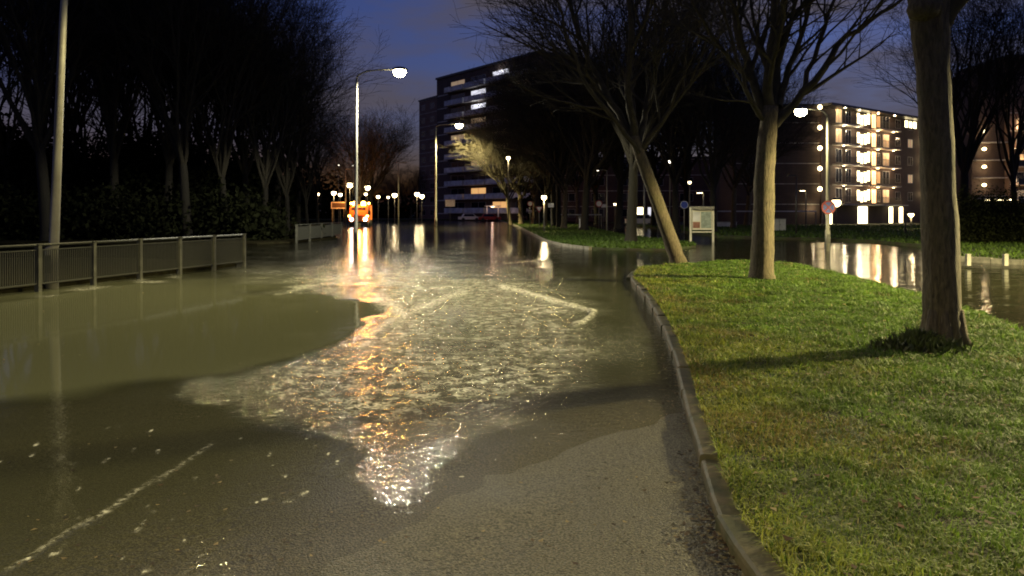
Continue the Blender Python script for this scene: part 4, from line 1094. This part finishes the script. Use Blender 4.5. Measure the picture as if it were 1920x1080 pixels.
def sign(name, label, px, py, Y, kind, z=.1, r=.3):
    t = thing(name, label, 'traffic sign', (XP(px,Y), Y, z)); H = ZP(py, Y)-z
    m = MB(); m.tube([(0,.04,-.1),(0,.04,H+r*.8)], .035, 8); m.build('post', M['galv'], t, True)
    if kind == 'ring':
        m = MB(); m.disc((0,-.02,H), r*.8, .02); m.build('plate', M['white'], t)
        m = MB(); m.disc((0,-.03,H), r, .03, 24, r*.74); m.build('rim', M['red'], t)
    elif kind == 'blue':
        m = MB(); m.disc((0,-.02,H), r, .02); m.build('plate', M['blue'], t)
        m = MB(); m.disc((0,-.03,H), r, .008, 24, r*.9); m.build('rim', M['white'], t)
    elif kind == 'tri':
        m = MB(); m.add([(-r,-.02,H+r*.6),(r,-.02,H+r*.6),(0,-.02,H-r*.9),(-r,0,H+r*.6),(r,0,H+r*.6),(0,0,H-r*.9)], [(0,2,1),(3,4,5),(0,1,4,3),(1,2,5,4),(2,0,3,5)]); m.build('rim', M['red'], t)
        m = MB(); q_ = .62; m.add([(-r*q_,-.026,H+r*.45),(r*q_,-.026,H+r*.45),(0,-.026,H-r*.5)], [(0,2,1)]); m.build('plate', M['white'], t)
    else:
        m = MB(); m.box(-r,r,-.03,0,H-r*.7,H+r*.7); m.build('plate', M['white'], t)
    return t
sign('traffic_sign', 'pale yield sign behind the far tree row, left of the round light', 1011, 392, 74, 'tri', r=.4)
sign('traffic_sign', 'small pale round sign on a post left of the far row trunks', 994, 382, 84, 'ring')
sign('traffic_sign', 'pale narrow sign right of the round light', 1033, 385, 70, 'plate', r=.26)
sign('traffic_sign', 'round sign on a post left of the pale lamp pole', 1123, 382, 70, 'ring', .16, r=.32)
sign('traffic_sign', 'narrow sign directly beside the pale lamp pole', 1132, 386, 72, 'plate', .16, r=.22)
sign('traffic_sign', 'pale twin sign plate before the foot of the tower block', 844, 381, 120, 'plate', .2, r=.75)
sign('traffic_sign', 'blue round sign post on the side road behind the leaning tree', 1283, 384, 60, 'blue', .16)
sign('traffic_sign', 'pale rectangular sign on a post right of the leaning tree', 1234, 378, 64, 'plate', .16, r=.3)

# T-shaped marker post on the far verge
t = thing('marker_post', 'short white T-shaped marker post on the far verge', 'marker post', (*G(1087,430,.1), .1))
m = MB(); m.box(-.06,.06,-.04,.04,-.1,1.0); m.build('post', M['white'], t)
m = MB(); m.box(-.14,.14,-.07,.07,1.0,1.2); m.build('head', M['galv'], t)
# two small bollards by the right bank
for lab, px in (('low white post on the kerb right of the nearest trunk, left one', 1815), ('low pale post on the kerb near the right edge', 1885)):
    x_, y_ = G(px, 492, .17); t = thing('bollard', lab, 'bollard', (x_, y_, .17))
    m = MB(); m.box(-.06,.06,-.06,.06,-.1,.22); m.build('body', M['galv'], t); m = MB(); m.box(-.065,.065,-.065,.065,.22,.26); m.build('cap', M['galv'], t)

# ------------------------------------------------------------------ orange service vehicle
def truck():
    Y0 = 92; t = thing('service_truck', 'orange service truck with flashing amber beacon and headlights on the flooded road', 'truck', (XP(672,Y0), Y0, 0), radians(6))
    m = MB(); m.box(-1.0,1.0,.6,5.6,.45,.75); m.build('chassis', M['darkmetal'], t)
    m = MB(); V = [(-1.1,0,.5),(1.1,0,.5),(1.1,2,.5),(-1.1,2,.5),(-1.1,-.05,1.35),(1.1,-.05,1.35),(1.1,2,1.35),(-1.1,2,1.35),(-1.0,.3,2.35),(1.0,.3,2.35),(1.0,1.95,2.4),(-1.0,1.95,2.4)]
    m.add(V, [(0,3,2,1),(0,1,5,4),(1,2,6,5),(2,3,7,6),(3,0,4,7),(4,5,9,8),(5,6,10,9),(6,7,11,10),(7,4,8,11),(8,9,10,11)])
    c = m.build('cab', M['orange'], t)
    m = MB(); m.add([(-.92,-.02,1.42),(.92,-.02,1.42),(.86,.262,2.25),(-.86,.262,2.25)], [(0,1,2,3)]); m.build('windscreen', M['glass'], c)
    for s_ in (-1,1):
        m = MB(); m.box(s_*1.12-.01,s_*1.12+.01,.5,1.6,1.45,2.15); m.build('side_window', M['glass'], c)
        m = MB(); m.box(s_*1.3-.1,s_*1.3+.1,.1,.18,1.4,1.9); m.build('mirror', M['darkmetal'], c)
    m = MB(); m.box(-1.15,1.15,2.15,6.0,.76,2.6); m.build('load_body', M['orange'], t)
    m = MB(); m.box(-1.1,1.1,-.1,0,.38,.62); m.build('bumper', M['darkmetal'], t)
    for s_ in (-1,1):
        m = MB(); m.disc((s_*.8,-.09,.85), .19, .06, 14); m.build('headlight', HL, t)
        for y_ in (.9,4.8):
            m = MB(); m.tube([(s_*.8,y_,.48),(s_*1.1,y_,.48)], .48, 16); w_ = m.build('wheel', M['tyre'], t)
            m = MB(); m.tube([(s_*1.08,y_,.48),(s_*1.12,y_,.48)], .24, 12); m.build('rim', M['galv'], w_)
    for x_ in (-1.05,1.05):
        m = MB(); m.lathe([(.06,-.12),(.13,-.07),(.15,0),(.13,.07),(.06,.12)], 10, (x_,-.12,1.25)); m.build('extra_amber_light', AM, t, True)  # extra amber lamps, added to strengthen the truck's orange glow
        m = MB(); m.lathe([(.06,-.12),(.13,-.07),(.15,0),(.13,.07),(.06,.12)], 10, (x_,2.12,2.78)); m.build('extra_amber_light', AM, t, True)
    m = MB(); m.box(-.7,.7,.9,1.2,2.41,2.5); m.build('light_bar', M['darkmetal'], t)
    for x_ in (-.5,.5):
        m = MB(); m.lathe([(.26,2.5),(.3,2.66),(.27,2.9),(.12,3.02)], 12, (x_,1.05,0)); m.build('beacon', AM, t, True)
    point('beacon_light', (0,.2,3.4), 2200, (1,.33,.06), t, .3)
    s1 = spot('headlight_light', (.8,-.3,.9), 500, (.95,.95,1), t, 60); s1.rotation_euler = (radians(82),0,0)
HL = emis('headlight', (.9,.95,1.0), 25); AM = emis('amber beacon', (1.0,.45,.08), 30)
truck()
t = thing('barrier_board', 'orange-lit rectangular barrier board left of the service truck', 'road barrier', (XP(634,94), 94, .05))
for s_ in (-1,1):
    m = MB(); m.box(s_*.7-.04,s_*.7+.04,0,.06,0,2.9); m.build('post', M['galv'], t)
m = MB(); m.box(-.85,.85,-.03,-.005,2.1,2.9); m.build('board', M['brick_dark'], t)
m = MB(); m.box(-.85,.85,-.045,-.031,2.1,2.2); m.box(-.85,.85,-.045,-.031,2.8,2.9); m.box(-.85,-.75,-.045,-.031,2.2,2.8); m.build('border', M['white'], t)
# parked cars far off
def car(label, px, Y, rz, m_):
    t = thing('parked_car', label, 'car', (XP(px,Y), Y, .02), rz, 'cars parked at the far junction')
    m = MB(); m.box(-2.1,2.1,-.85,.85,.3,.82)
    m.add([(-1.5,-.82,.82),(1.3,-.82,.82),(1.3,.82,.82),(-1.5,.82,.82),(-1.1,-.68,1.4),(.7,-.68,1.4),(.7,.68,1.4),(-1.1,.68,1.4)], [(4,5,6,7),(0,1,5,4),(1,2,6,5),(2,3,7,6),(3,0,4,7)])
    b = m.build('body', m_, t)
    m = MB(); m.add([(-1.3,-.825,.88),(1.1,-.825,.88),(.62,-.715,1.34),(-1.02,-.715,1.34)], [(0,1,2,3)]); m.build('side_window', M['glass'], b)
    for x_ in (-1.3,1.3):
        m = MB(); m.tube([(x_,-.9,.32),(x_,.9,.32)], .32, 12); m.build('wheel', M['tyre'], t)
    return t
car('pale car parked at the foot of the tower block, left one', 880, 150, .2, M['white'])
car('reddish car parked at the foot of the tower block, right one', 918, 145, .1, M['red'])
car('pale car parked behind the lit doorway left of the leaning tree', 1204, 100, .1, M['white'])
# lit kiosk left of the leaning tree
t = thing('kiosk', 'small lit shop front between the dark trunk and the leaning tree', 'kiosk', (XP(1190,110), 110, .16))
m = MB(); m.box(0,3.0,0,2.4,0,2.9); m.build('wall', M['brick_dark'], t)
m = MB(); m.box(-.1,3.1,-.3,2.5,2.9,3.05); m.build('roof', M['darkmetal'], t)
for x_, mt in ((.15,'lit_warm'),(1.8,'lit_white')):
    window(t, x_, .5, 1.1, 1.8, -.03, mt)
t = thing('entrance_porch', 'pink-lit porch at the foot of the tower block', 'porch', (XP(912,150), 150, .2))
m = MB()
for x_ in (0,2.2): m.box(x_,x_+.2,0,.2,0,2.6)
m.build('post', M['white'], t); m = MB(); m.box(-.3,2.7,-.4,.6,2.6,2.8); m.build('roof', M['white'], t)
m = MB(); m.box(.9,1.5,-.1,.1,2.5,2.595); m.build('lamp', M['wall_lamp'], t); point('lamp_light', (1.2,-.6,2.2), 60, (1,.6,.45), t)
print('objects', len(bpy.data.objects))
